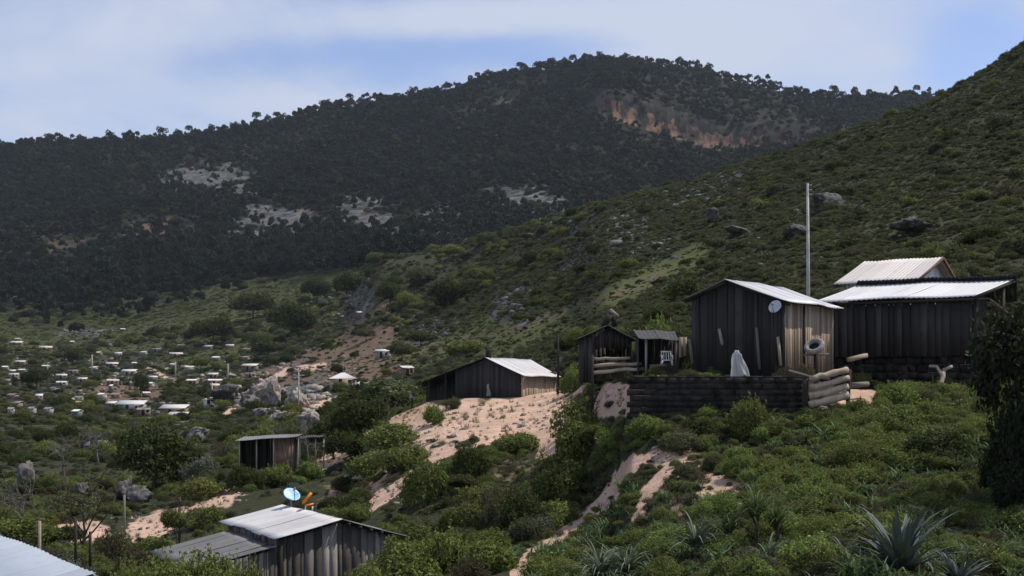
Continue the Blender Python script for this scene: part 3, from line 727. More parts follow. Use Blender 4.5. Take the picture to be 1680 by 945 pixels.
# ================================================================== long tin roofed house on stone foundation (right)
uB = np.array([.92, -.39]); uB /= np.linalg.norm(uB); vB = np.array([-uB[1], uB[0]])
B0 = np.array([13.32, 58.5]); LB, DB = 5.75, 4.3
zfB, zeB, zrB = 1.40, 3.62, 4.52
hB = thing('tin_roofed_house', 'long dark board house on stone footing with a bright tin roof sloping forward', 'house', (*B0, -.3))
bB = lambda u, v: B0 + uB * u + vB * v
front_top = lambda t: zeB - .02
plank_wall('front_wall', bB(0, 0), bB(LB, 0), lambda t: zfB, front_top, M['boards_dark'], hB, .26)
plank_wall('side_wall', bB(LB, 0), bB(LB, DB), lambda t: zfB, lambda t: zeB + .7 * (t if t < .55 else .55 - (t - .55) * .6), M['boards_dark'], hB, .26)
plank_wall('side_wall', bB(0, DB), bB(0, 0), lambda t: zfB, lambda t: zeB + .7 * ((1 - t) if t > .45 else .55 - (.45 - t) * .6), M['boards_dark'], hB, .26)
plank_wall('rear_wall', bB(LB, DB), bB(0, DB), lambda t: zfB, lambda t: zeB + .1, M['boards_dark'], hB, .26)
tin_roof('roof', v3(bB(-.72, -.42), 3.66), v3(bB(5.62, -.42), 3.74), v3(bB(7.0, 2.35), zrB + .05), v3(bB(.72, 2.35), zrB), M['tin'], hB, .20)
put(tin_roof('roof', v3(bB(-.2, DB + .4), 3.8), v3(bB(7.0, DB + .4), 3.8), v3(bB(7.1, 2.15), zrB + .20), v3(bB(.70, 2.15), zrB + .16), M['tin_black'], hB), 'dark rear roof slope lapping over the ridge')
sticks('rafter', [(v3(bB(5.7, -.38), 3.66), v3(bB(7.0, 2.3), zrB - .05), .10)], M['timber'], hB)
sticks('eave_beam', [(v3(bB(-.3, -.2), 3.56), v3(bB(6.2, -.2), 3.62), .09)], M['timber'], hB)
sticks('porch_post', [(v3(bB(6.6, 1.7), .3), v3(bB(6.6, 1.7), 4.2), .14)], M['timber'], hB)
mb = At()
rng = np.random.default_rng(5)
for row in range(6):
    z = -.55 + row * .32; u = -.15
    while u < LB + .9:
        w = rng.uniform(.3, .65); p = bB(u, .16 + rng.normal(0, .02))
        mb.box(v3(p, z), v3(uB * (w - .03), 0), v3(vB * .4, 0), (0, 0, .30), rng.random(), .014); u += w
mb.build('foundation', M['stone_dark'], hB)
p0, p1, p2 = P(1541, 603, 55.2), P(1547, 618, 55.0), P(1534, 645, 54.6)
mb = At(); mb.tube([P(1549, 606, 55.3), p1, P(1543, 632, 54.9), p2], [.07, .10, .09, .12], 8, .8, True, .08); mb.tube([p1, P(1537, 602, 55.4), P(1524, 601, 55.5)], [.08, .06, .05], 7, .9, True, .08); mb.tube([P(1547, 608, 55.2), P(1562, 601, 55.3)], [.07, .06], 7)
put(mb.build('forked_log', M['log']), 'pale forked log propped against the dark stone footing of the long house', 'log')
o = sticks('plank', [(P(1392, 590, 54.6), P(1421, 583, 55.6), .16)], M['log']); put(o, 'pale plank end sticking out at the left corner of the long house', 'plank')
mb = At(); mb.tube([P(1396, 632, 53.8), P(1424, 630, 54.2)], [.11, .10], 9, .3); put(mb.build('short_log', M['oldpost']), 'grey short log lying on edge right of the stacked pale logs', 'log')
o = sticks('thin_pole', [(P(1508, 656, 51), P(1622, 648, 52.5), .05)], M['oldpost']); put(o, 'long thin pole lying on the ground among white stones before the long house', 'pole')

# ================================================================== white gabled house behind
R0 = np.array(P(1418, 429, 78)); R1 = np.array(P(1547, 423, 75.6))
uC = (R1 - R0)[:2]; LC = np.linalg.norm(uC); uC /= LC; vC = np.array([-uC[1], uC[0]])
zC = float(R0[2]); gz = 3.2
hC = thing('white_house', 'white walled house with a pale pinkish gable roof behind the long tin roof', 'house', (R0[0], R0[1], gz))
b_ = lambda u, v: R0[:2] + uC * u + vC * v
slope = 1.55 / 4.6
tin_roof('roof', v3(b_(-.1, -4.6), zC - 1.55), v3(b_(LC, -4.5), zC - 1.50), v3(b_(LC, 0), zC + .02), v3(b_(0, 0), zC), M['tin_pink'], hC, .2)
tin_roof('roof', v3(b_(-.1, 3.0), zC - 1.25), v3(b_(LC, 3.0), zC - 1.25), v3(b_(LC, 0), zC + .01), v3(b_(0, 0), zC), M['tin_pink'], hC, .2)
def gC(t):
    v = -4.0 + 6.6 * t
    return zC - .08 - (slope * -v if v < 0 else .42 * v)
solid_wall('gable_wall', b_(LC - .5, -4.0), b_(LC - .5, 2.6), gz, gC, M['plaster'], hC)
solid_wall('gable_wall', b_(.45, 2.6), b_(.45, -4.0), gz, lambda t: gC(1 - t), M['plaster'], hC)
solid_wall('front_wall', b_(.5, -4.0), b_(LC - .52, -4.0), gz, zC - 1.46, M['plaster'], hC)
solid_wall('rear_wall', b_(LC - .52, 2.6), b_(.5, 2.6), gz, zC - 1.2, M['plaster'], hC)
mb = At(); mb.bar(v3(b_(LC + .02, 0), zC - .07), v3(b_(LC + .02, 3.05), zC - 1.36), .06, .2); mb.bar(v3(b_(LC + .02, -.02), zC - .07), v3(b_(LC + .02, -4.5), zC - 1.58), .05, .10); mb.build('bargeboard', M['redwood'], hC)

# ================================================================== utility pole on the hillside
gp = G(1326, 84)
pole = thing('utility_pole', 'tall pale concrete utility pole rising behind the plank house roof', 'utility pole', gp)
top = float(P(1326, 301, 84).z)
mb = At(); mb.tube([(gp.x, gp.y, gp.z - .3), (gp.x, gp.y, gp.z + 3), (gp.x - .04, gp.y, top)], [.125, .11, .075], 12); mb.build('shaft', M['concrete'], pole, True)
for k in range(3):
    z = top - .12 - .28 * k
    mb = At(); mb.tube([(gp.x + .07, gp.y - .03, z), (gp.x + .2, gp.y - .07, z)], [.05, .045], 8); mb.build('insulator', M['steel'], pole)

# ================================================================== dark stone retaining wall with the yard above it
wa, wb = P(1033, 620, 50.2), P(1316, 624, 49.6)
W = thing('retaining_wall', 'long dark stone retaining wall below the yard of the plank house', 'wall', (wa.x, wa.y, -1.0))
uW = np.array([wb.x - wa.x, wb.y - wa.y]); LW = np.linalg.norm(uW); uW /= LW; vW = np.array([-uW[1], uW[0]])
mb = At(); rng = np.random.default_rng(8)
for row in range(8):
    z = -1.25 + row * .21; u = -.1 * (row % 2)
    while u < LW:
        w = min(rng.uniform(.28, .6), LW - u); h = .205 if row < 7 else .21
        p = np.array([wa.x, wa.y]) + uW * u + vW * rng.normal(0, .006)
        mb.box(v3(p, z), v3(uW * (w - .002), 0), v3(vW * .34, 0), (0, 0, h - .001), rng.random(), .002); u += w + .001
mb.build('masonry', M['stone_dark'], W)
mb = At(); p = np.array([wa.x, wa.y]) + vW * -.02
for k in range(9):
    a = LW * k / 9; mb.box(v3(p + uW * a, .435), v3(uW * (LW / 9 - .01), 0), v3(vW * .40, 0), (0, 0, .055), rng.random(), .006)
mb.build('coping', M['stone_dark'], W)
# four stacked logs right of it
for k, (x0, y0, x1, y1, r, lb) in enumerate(((1331, 622, 1391, 607, .115, 'topmost pale log of the stack at the right end of the stone wall'), (1330, 636, 1392, 620, .115, 'second pale log from the top of the stack at the stone wall'),
                                             (1330, 650, 1390, 634, .12, 'third pale log from the top of the stack at the stone wall'), (1329, 664, 1391, 648, .135, 'lowest and lightest log of the stack at the stone wall'))):
    a = np.array(P(x0, y0, 49.0)); b = np.array(P(x1, y1, 49.5)); n = 9
    t = np.linspace(0, 1, n)[:, None]
    mb = At(); mb.tube(a + (b - a) * t + RNG.normal(0, .012, (n, 3)), r * (1 + RNG.normal(0, .06, n)), 12, RNG.random(n * 12 + 2) * .3 + .2 + .12 * k, True, .03)
    put(mb.build('log', M['log'], None, True), lb, 'log', 'stacked logs at the end of the stone wall')
mb = At(); mb.tube([G(1321, 49.2) - Vector((0, 0, .3)), P(1323, 622, 49.2)], [.15, .13], 9, .1); put(mb.build('stake', M['timber']), 'dark stake holding the left ends of the stacked logs', 'post')
mb = At(); mb.tube([G(1389, 49.9) - Vector((0, 0, .4)), P(1394, 606, 49.9)], [.08, .07], 8, .2); put(mb.build('stake', M['timber']), 'dark stake behind the right ends of the stacked logs', 'post')
o = sticks('thin_pole', [(P(1294, 608, 50.5), P(1333, 619, 49.3), .06)], M['oldpost']); put(o, 'thin pale pole lying slantwise on the wall end above the stacked logs', 'pole')
# white cloth draped over a stick
cx = P(1212, 620, 50.6)
mb = At()
def fcl(u, v):
    a = (u * 2 - 1) * 2.2; h = v
    w = (.10 + .16 * (1 - h) ** .8) * (1 + .16 * np.sin(a * 5 + 5 * h) + .10 * np.sin(a * 13 - 3 * h)); w = w * np.where(h > .93, .6, 1)
    z = cx.z - .04 + h * 1.03 + (.10 * np.sin(a * 2.3 + .6) + .05 * np.sin(a * 6)) * (1 - h)
    return np.stack([cx.x + w * np.sin(a) * 1.05 - .07 * h + .15 * (1 - h) ** 1.5 * (.5 + .5 * np.sin(a)), cx.y - w * np.cos(a) * .8, z], -1)
mb.grid(fcl, 49, 17, thick=(0, -.012, 0)); cl = mb.build('cloth', M['cloth'], None, True)
put(cl, 'white cloth hung over a stick above the stone wall', 'cloth')
mb = At(); mb.tube([(cx.x + .02, cx.y, cx.z - .35), (cx.x - .05, cx.y, cx.z + 1.0)], .03, 7); put(mb.build('stick', M['oldpost']), 'stick standing on the stone wall under the white cloth', 'stick')
# tyre before the sunlit boards
tc = np.array(P(1336, 568, 53.6)); ax = np.array([-.40, -.62, .68]); ax /= np.linalg.norm(ax)
tx = np.cross([0, 0, 1.], ax); tx /= np.linalg.norm(tx); ty = np.cross(ax, tx)
ty_root = thing('tyre', 'dusty pale tyre propped on a post before the sunlit boards', 'tyre', tc)
def ring(mb, R, r, sx, sy, rnd=.5):
    def fn(u, v):
        a = u * 2 * math.pi; b = v * 2 * math.pi
        rr = R + r * np.cos(b) * sx
        return tc + (np.cos(a) * rr)[:, None] * tx + (np.sin(a) * rr)[:, None] * ty + (r * np.sin(b) * sy)[:, None] * ax
    mb.grid(fn, 41, 15, rnd)
mb = At(); ring(mb, .30, .10, 1, 1.0); mb.build('tread', M['rubber'], ty_root, True)
mb = At(); mb.tube([tc - ax * .09, tc - ax * .05], [.21, .21], 24); mb.build('hole_shade', M['hole_dark'], ty_root)  # black disc standing in for the shade in the tyre's open middle
gq = G(1339, 53.75)
pt = thing('prop_post', 'dark post with a crosspiece carrying the dusty tyre', 'post', gq)
mb = At(); mb.tube([gq - Vector((0, 0, .2)), (gq.x, gq.y, tc[2] - .16)], [.10, .09], 8, .3); mb.build('post', M['timber'], pt)
mb = At(); mb.bar((gq.x - .45, gq.y + .14, tc[2] - .34), (gq.x + .5, gq.y + .02, tc[2] - .30), .12, .08); mb.build('crosspiece', M['oldpost'], pt)

# ================================================================== small gabled shed with a log rail
Pa = np.array(P(996, 534, 62.0))
lD, rD = P(955, 555, 62), P(1036, 556, 62)
hD = thing('log_shed', 'small dark gabled shed with an open front behind a rail of pale logs', 'shed', (lD.x, 62, .3))
dD = 2.6; y0 = 62.0; z0 = .35
plank_wall('front_wall', (lD.x, y0), (lD.x + .62, y0), lambda t: z0, lambda t: lD.z + .1 + t * .18, M['boards_dark'], hD, .16)
plank_wall('gable_wall', (lD.x + .55, y0 - .02), (rD.x, y0 - .02), lambda t: lD.z - .42, lambda t: (lD.z + .12 + (Pa[2] - lD.z) * (t / .45) if t < .45 else Pa[2] + .05 - (Pa[2] - rD.z) * (t - .45) / .55) - .1, M['timber'], hD, .18)
plank_wall('side_wall', (lD.x, y0 + dD), (lD.x, y0), lambda t: z0, lambda t: lD.z, M['boards_dark'], hD)
plank_wall('side_wall', (rD.x, y0), (rD.x, y0 + dD), lambda t: z0, lambda t: rD.z, M['boards_dark'], hD)
plank_wall('rear_wall', (rD.x, y0 + dD), (lD.x, y0 + dD), lambda t: z0, lambda t: rD.z, M['boards_dark'], hD)
sag = .02
tin_roof('roof', (lD.x - .28, y0 - .3, lD.z - .08), (lD.x - .28, y0 + dD, lD.z - .05), (Pa[0], y0 + dD, Pa[2] + .02), (Pa[0], y0 - .3, Pa[2]), M['tin_black'], hD)
tin_roof('roof', (rD.x + .2, y0 - .3, rD.z - .06), (rD.x + .2, y0 + dD, rD.z - .06), (Pa[0], y0 + dD, Pa[2] + .02), (Pa[0], y0 - .3, Pa[2]), M['tin_black'], hD)
o = sticks('loose_plank', [(P(1001, 508, 62.4), P(1014, 519, 62.2), .11)], M['boards_grey']); put(o, 'loose grey plank sticking up from the ridge of the log shed', 'plank')
sticks('ridge_vent', [(P(990, 536, 62.8), P(1001, 516, 62.8), .28), (P(1009, 536, 62.8), P(1004, 514, 62.8), .2)], M['timber'], hD)
for k, (x0, yy0, x1, yy1, r, lb) in enumerate(((973, 589, 1034, 588, .062, 'upper pale pole of the log rail before the small shed'), (972, 600, 1052, 596, .072, 'middle pale pole of the log rail before the small shed'), (972, 612, 1056, 604, .078, 'lowest and thickest pale pole of the log rail before the small shed'))):
    a = np.array(P(x0, yy0, 60.6)); b = np.array(P(x1, yy1, 60.1)); t = np.linspace(0, 1, 7)[:, None]
    mb = At(); mb.tube(a + (b - a) * t + RNG.normal(0, .015, (7, 3)), r, 9, .55 + .15 * k, True, .04); put(mb.build('rail_log', M['log'], None, True), lb, 'log', 'log rail before the small shed')
for px, lb in ((972, 'left upright of the log rail before the small shed'), (1040, 'right upright of the log rail before the small shed')):
    g = G(px, 60.4); mb = At(); mb.tube([g - Vector((0, 0, .3)), P(px, 582, 60.45)], .06, 8, .3); put(mb.build('rail_post', M['timber']), lb, 'post')
# ================================================================== lean-to with the white chair
hE = thing('lean_to', 'dark open lean-to with a rubble strewn roof between the log shed and the plank house', 'shed', (*P(1060, 610, 58.6).xy, .35))
xa, xb = P(1050, 0, 59).x, P(1113, 0, 59).x
plank_wall('rear_wall', (xb, 61), (xa, 61), lambda t: .3, lambda t: 2.3, M['boards_dark'], hE)
plank_wall('side_wall', (xa, 61), (xa, 59.6), lambda t: .3, lambda t: 2.2, M['boards_dark'], hE)
plank_wall('side_wall', (xb, 58.8), (xb, 61), lambda t: .3, lambda t: 2.2, M['boards_dark'], hE)
tin_roof('roof', (xa - .1, 58.4, 2.14), (xb - .05, 58.4, 2.06), (xb + .1, 61.2, 2.55), (xa - .1, 61.2, 2.62), M['tin_black'], hE, .19, .006)
sticks('post', [(P(1060, 613, 58.6), P(1060, 556, 58.6), .09)], M['oldpost'], hE)
sticks('post', [(P(1109, 606, 58.5), P(1109, 556, 58.5), .09)], M['oldpost'], hE)
rng = np.random.default_rng(3)
put(plank_wall('panel', (P(1114, 0, 58.2).x, 58.2), (P(1128, 0, 58.2).x, 58.2), lambda t: float(P(0, 584, 58.2).z), lambda t: float(P(0, 553, 58.2).z), M['boards_pale'], hE, .14), 'pale board panel')
for k, (y_, lb) in enumerate(((602, 'upper grey brown plank laid across the front of the lean-to'), (612, 'lower grey brown plank laid across the front of the lean-to'))):
    a, b = P(1066, y_, 58.1), P(1096, y_, 58.0)
    mb = At(); mb.box(a - Vector((0, 0, .12)), b - a, (0, .05, 0), (0, 0, .22), .3 + .3 * k); put(mb.build('plank', M['boards_grey']), lb, 'plank')
# white chair on the lean-to's ledge
ch = thing('white_chair', 'white plastic chair standing in the dark opening of the lean-to', 'chair', P(1094, 598, 58.3))
c0 = np.array(P(1094, 597, 58.3)); w = .44
for sx in (-1, 1):
    for sy in (-1, 1):
        mb = At(); mb.bar(c0 + [sx * w / 2, sy * .2, -.10], c0 + [sx * w / 2 * .9, sy * .18, .14 if sy < 0 else .14], .05); mb.build('leg', M['whiteplastic'], ch)
mb = At(); mb.box(c0 + [-w / 2, -.2, .13], (w, 0, 0), (0, .42, 0), (0, 0, .035)); mb.build('seat', M['whiteplastic'], ch)
mb = At()
for t in np.linspace(-1, 1, 5): mb.bar(c0 + [t * w / 2 * .92, .2, .16], c0 + [t * w / 2 * .85, .28, .52], .045, .03)
mb.bar(c0 + [-w / 2, .28, .52], c0 + [w / 2, .28, .52], .05); mb.build('backrest', M['whiteplastic'], ch)
for sx in (-1, 1):
    mb = At(); mb.bar(c0 + [sx * w / 2, -.2, .14], c0 + [sx * w / 2, -.2, .32], .045); mb.bar(c0 + [sx * w / 2, -.22, .33], c0 + [sx * w / 2, .26, .35], .05); mb.build('armrest', M['whiteplastic'], ch)

# ================================================================== gabled plank house on the bare dirt yard (middle)
rF = np.array([.45, .89]); rF /= np.linalg.norm(rF); cF = np.array([rF[1], -rF[0]])
Ap = np.array([(799 - 840) / F * 108, 108.0]); zpF = (640 - 587) / F * 108
wR = 2.95; FR = Ap + cF * wR; FL = Ap - cF * on_line(Ap, -cF, 747) if False else Ap + cF * on_line(Ap, cF, 747)
zeF = 1.16; wLn = abs(on_line(Ap, cF, 747)); zmF = zpF - 2.30 * wLn / 7.0
FLL = Ap + cF * on_line(Ap, cF, 676); zllF = (640 - 634) / F * FLL[1]
zbF = -1.25; LF = 6.2
hF = thing('gabled_house', 'dark gabled house with bright roof slope and long lean-to above the dirt yard', 'house', (*Ap, zbF))
tot = wR + wLn
plank_wall('gable_wall', FL, FR, lambda t: zbF, lambda t: (zmF + (zpF - zmF) * t * tot / wLn if t * tot < wLn else zpF + (zeF + .06 - zpF) * (t * tot - wLn) / wR) - .06, M['boards_dark'], hF, .24)
put(plank_wall('side_wall', FR + rF * .02, FR + rF * LF, lambda t: zbF, lambda t: zeF - .03, M['boards_pale'], hF, .42), 'side wall of pale boards')
plank_wall('side_wall', FL + rF * LF, FL, lambda t: zbF, lambda t: zmF - .06, M['boards_dark'], hF)
plank_wall('rear_wall', FR + rF * LF, FL + rF * LF, lambda t: zbF, lambda t: zmF - .1, M['boards_dark'], hF)
oF = FR + cF * .42
tin_roof('roof', v3(oF - rF * .3, zeF - .10), v3(oF + rF * (LF + .2), zeF - .12), v3(Ap + rF * (LF + 1.4), zpF), v3(Ap - rF * .3, zpF + .02), M['tin_white'], hF, .25)
put(tin_roof('roof', v3(FLL - rF * .3, zllF), v3(FLL + rF * LF, zllF), v3(Ap + rF * (LF + .4), zpF + .03), v3(Ap - rF * .3, zpF + .05), M['tin_black'], hF, .25), 'long dark roof slope reaching over the lean-to')
for t, z in ((.22, .02), (.6, .02), (1.0, .0)):
    q = FL + (FLL - FL) * t
    mb = At(); mb.tube([v3(q, -2.1), v3(q, zmF + (zllF - zmF) * t - .05)], .07, 8, .4); mb.build('porch_post', M['timber'], hF)
plank_wall('lean_to_wall', FLL + rF * 2.2, FL + rF * 2.2, lambda t: -2.1, lambda t: zllF + (zmF - zllF) * t - .10, M['boards_dark'], hF)
mb = At(); q = Ap + rF * .5 + cF * -.15; mb.box(v3(q, zpF - .2) - np.array([.2, .2, 0]), (.42, 0, 0), (0, .4, 0), (0, 0, .95), .2, .02); mb.build('chimney', M['stone_dark'], hF)
q = FR - cF * .1 - rF * .06
sticks('brace', [(v3(FR + cF * .30 - rF * .1, zeF - .12), v3(FR + cF * .02 - rF * .05, zeF - .75), .09)], M['boards_pale'], hF)
def rag(name, label, c, h, w, fold=5):
    mb = At(); c = np.array(c)
    def fn(u, v):
        ww = w * (.35 + .65 * (1 - v)) * (1 + .12 * np.sin(v * 9))
        return np.stack([c[0] + (u - .5) * ww + .03 * np.sin(v * 6), c[1] - .05 - .05 * np.sin(u * math.pi * fold + v * 3) * (1 - v * .5), c[2] + v * h], -1)
    mb.grid(fn, 25, 9, thick=(0, -.015, 0)); o = mb.build(name, M['cloth'], None, True); return put(o, label, 'cloth')
cc = P(801, 650, Ap[1] - .25 + 0.0); rag('hanging_cloth', 'white cloth hanging on the dark gable of the house above the dirt yard', (cc.x, Ap[1] - .22, cc.z), .95, .36)
cc = P(674, 653, FLL[1] - .35); rag('hanging_cloth', 'small whitish cloth hanging at the outer post of the lean-to', (cc.x, cc.y, cc.z), .5, .3)
gq = G(915, 103.5)
mb = At(); mb.tube([gq - Vector((0, 0, .3)), P(916, 590, 103.5), P(915, 547, 103.5)], [.10, .09, .06], 8, .2); put(mb.build('tall_post', M['timber']), 'tall dark post at the right corner of the house above the dirt yard', 'post')

# ================================================================== flat roofed hut down the slope
gh = G(460, 103)
hG = thing('flat_roofed_hut', 'low open hut with a dark flat roof and pale posts, between shrubs on the slope', 'shed', gh)
xl, xm, xr = P(392, 0, 103).x, P(448, 0, 103).x, P(482, 0, 103).x; zg = gh.z - .5; zt = float(P(0, 718, 103).z)
tin_roof('roof', (xl - .2, 102.4, zt - .22), (xr + .25, 102.4, zt + .08), (xr + .2, 106, zt + .20), (xl - .2, 106, zt - .02), M['tin_old'], hG)
plank_wall('front_wall', (xm, 103), (xr, 103), lambda t: zg, lambda t: zt + .0, M['adobe'], hG, .3)
plank_wall('side_wall', (xr, 103), (xr, 105.6), lambda t: zg, lambda t: zt + .05, M['boards_grey'], hG)
plank_wall('rear_wall', (xr, 105.6), (xl, 105.6), lambda t: zg, lambda t: zt - .05, M['boards_dark'], hG)
plank_wall('side_wall', (xl, 105.6), (xl, 103), lambda t: zg, lambda t: zt - .2, M['boards_dark'], hG)
plank_wall('half_wall', (xl, 103), (xm, 103), lambda t: zg, lambda t: zg + .85, M['boards_dark'], hG)
for px in (393, 421, 449): mb = At(); mb.tube([(P(px, 0, 102.8).x, 102.8, zg), (P(px, 0, 102.8).x, 102.8, zt - .1)], .055, 7, .7); mb.build('post', M['log'], hG)
hP = thing('pole_frame', 'open frame of thin pale posts under a dark sheet beside the flat roofed hut', 'frame', G(508, 103.5))
for px, ya, yb in ((492, 720, 762), (518, 720, 764), (531, 718, 768)):
    mb = At(); mb.tube([P(px, yb, 103.3), P(px, ya, 103.3)], .055, 7, .8); mb.build('post', M['log'], hP)
tin_roof('sheet', tuple(P(484, 720, 102.9)), tuple(P(534, 716, 102.9)), tuple(P(534, 713, 105)), tuple(P(484, 716, 105)), M['tin_black'], hP)

# ================================================================== weathered shed with the bright roof (bottom left)
rH = np.array([-.46, .89]); rH /= np.linalg.norm(rH); cH = np.array([rH[1], -rH[0]])
Hp = np.array([(558 - 840) / F * 50, 50.0]); zpH = (640 - 852) / F * 50
HL = Hp + cH * on_line(Hp, cH, 460); HR = Hp + cH * on_line(Hp, cH, 650)
zlH = (640 - 880) / F * HL[1]; zrH = (640 - 876) / F * HR[1]; zbH = -8.4; LH = 6.6
hH = thing('weathered_shed', 'weathered grey plank shed with a bright white tin roof near the bottom edge', 'shed', (*Hp, zbH))
wl = np.linalg.norm(HL - Hp); wr = np.linalg.norm(HR - Hp)
def gH(t):
    s = t * (wl + wr)
    return zlH + (zpH - zlH) * s / wl if s < wl else zpH + (zrH - zpH) * (s - wl) / wr
plank_wall('gable_wall', HL, HR, lambda t: zbH, lambda t: gH(t) - .12, M['boards_grey'], hH, .25, None, .1)
plank_wall('side_wall', HL + rH * LH, HL, lambda t: zbH, lambda t: zlH - .1, M['boards_grey'], hH)
plank_wall('side_wall', HR, HR + rH * LH, lambda t: zbH, lambda t: zrH - .1, M['boards_grey'], hH)
plank_wall('rear_wall', HR + rH * LH, HL + rH * LH, lambda t: zbH, lambda t: zrH - .1, M['boards_grey'], hH)
oL = HL - cH * .28
tin_roof('roof', v3(oL - rH * .25, zlH - .06), v3(oL + rH * (LH + .1), zlH - .02), v3(Hp + rH * LH, zpH + .04), v3(Hp - rH * .25, zpH + .02), M['tin_white'], hH, .2)
oR = HR + cH * .42
put(tin_roof('roof', v3(oR - rH * .25, zrH - .10), v3(oR + rH * LH, zrH - .08), v3(Hp + rH * LH + cH * .02, zpH + .02), v3(Hp - rH * .25 + cH * .02, zpH), M['tin_old'], hH, .2), 'tarnished roof slope seen almost edge on')
for k in range(5):
    q = Hp + (HR - Hp) * (k + .6) / 5.2; mb = At(); mb.bar(v3(q - rH * .28, zpH + (zrH - zpH) * (k + .6) / 5.2 - .10), v3(q + rH * .5, zpH + (zrH - zpH) * (k + .6) / 5.2 - .10), .09, .12); mb.build('rafter_end', M['timber'], hH)
sticks('corner_post', [(v3(HL - rH * .06, zbH), v3(HL - rH * .06, zlH - .1), .16)], M['timber'], hH)
# lower annex with the tarnished roof, left
AL = P(300, 890, 50.0)
aZ = zlH - .30
hN = thing('shed_annex', 'lower annex with a dull grey roof and pale upright boards left of the weathered shed', 'shed', (*(HL - cH * 1.2), zbH))
n0 = HL - cH * .06 - rH * .15; n1 = HL - cH * 1.25 - rH * .15
tin_roof('roof', v3(HL - cH * 3.3 + rH * .3, aZ - .75), v3(HL - cH * 3.3 + rH * 5.4, aZ - .62), v3(HL - cH * .22 + rH * 5.4, aZ + .06), v3(HL - cH * .22 - rH * .25, aZ - .02), M['tin_old'], hN, .2)
plank_wall('front_wall', HL - cH * 1.75 - rH * .05, HL - cH * .1 - rH * .05, lambda t: zbH, lambda t: aZ - .45 + .32 * t, M['boards_grey'], hN, .16, None, .1)
plank_wall('side_wall', HL - cH * 1.8 + rH * 5.0, HL - cH * 1.8, lambda t: zbH, lambda t: aZ - .5, M['boards_grey'], hN)
plank_wall('rear_wall', HL - cH * .1 + rH * 5.0, HL - cH * 1.8 + rH * 5.0, lambda t: zbH, lambda t: aZ - .45, M['boards_grey'], hN)
pb = P(478, 813, 55.2)
dish('satellite_dish', 'light blue satellite dish standing behind the ridge of the white roofed shed', tuple(pb), (.34, -.52, .78), .36, M['dish_blue'], (pb.x, pb.y + .3, pb.z - .75))
oc = np.array(P(509, 826, 53.5))
og = thing('orange_chair', 'orange plastic chair tipped over behind the shed roof beside the blue dish', 'chair', oc)
d1 = np.array([.24, 0, .30])
mb = At(); mb.box(oc + [-.24, -.12, -.02], d1 * 1.25, (0, .34, 0), (-.07, 0, .06)); mb.build('backrest', M['orange'], og)
mb = At(); mb.box(oc + [-.20, -.1, -.12], (.30, 0, .06), (0, .34, 0), (0, 0, .06)); mb.build('seat', M['orange'], og)
for k, dx in enumerate((-.16, .1)): mb = At(); mb.bar(oc + [dx, -.08, -.1], oc + [dx - .02, -.1, -.34], .045); mb.build('leg', M['whiteplastic'], og)

# ================================================================== near metal roof, bottom left corner
e0, e1 = np.array([-8.9, 24.4, -2.50]), np.array([-5.72, 19.35, -2.52])
ui = (e1 - e0)[:2]; Li = np.linalg.norm(ui); ui /= Li; ni = np.array([ui[1], -ui[0]])
if ni[1] > 0: ni = -ni
hI = thing('near_house', 'near house, only its pale blue grey metal roof showing, bottom left corner', 'house', (-9.5, 20, -6.2))
far0 = e0[:2] - ui * 1.5
tin_roof('roof', v3(far0 + ni * 4.2, -3.35), v3(e1[:2] + ni * 4.2, -3.35), e1, v3(far0, -2.50), M['tin_blue'], hI, .24, .011, .04)
tin_roof('roof', v3(far0 - ni * .55, -2.80), v3(e1[:2] - ni * .55, -2.82), e1 - [0, 0, .03], v3(far0, -2.53), M['tin_blue'], hI, .24, .011, .02)
solid_wall('side_wall', far0 + ni * 3.9, e1[:2] + ni * 3.9 - ui * .4, -6.6, -3.40, M['plaster_grey'], hI)
solid_wall('side_wall', e1[:2] - ni * .4 - ui * .4, far0 - ni * .4, -6.6, -2.86, M['plaster_grey'], hI)
solid_wall('end_wall', e1[:2] + ni * 3.9 - ui * .4, e1[:2] - ni * .4 - ui * .4, -6.6, lambda t: (-3.38 + .80 * min(1, t / .8)) - (.30 * max(0, t - .8) / .2), M['plaster_grey'], hI)
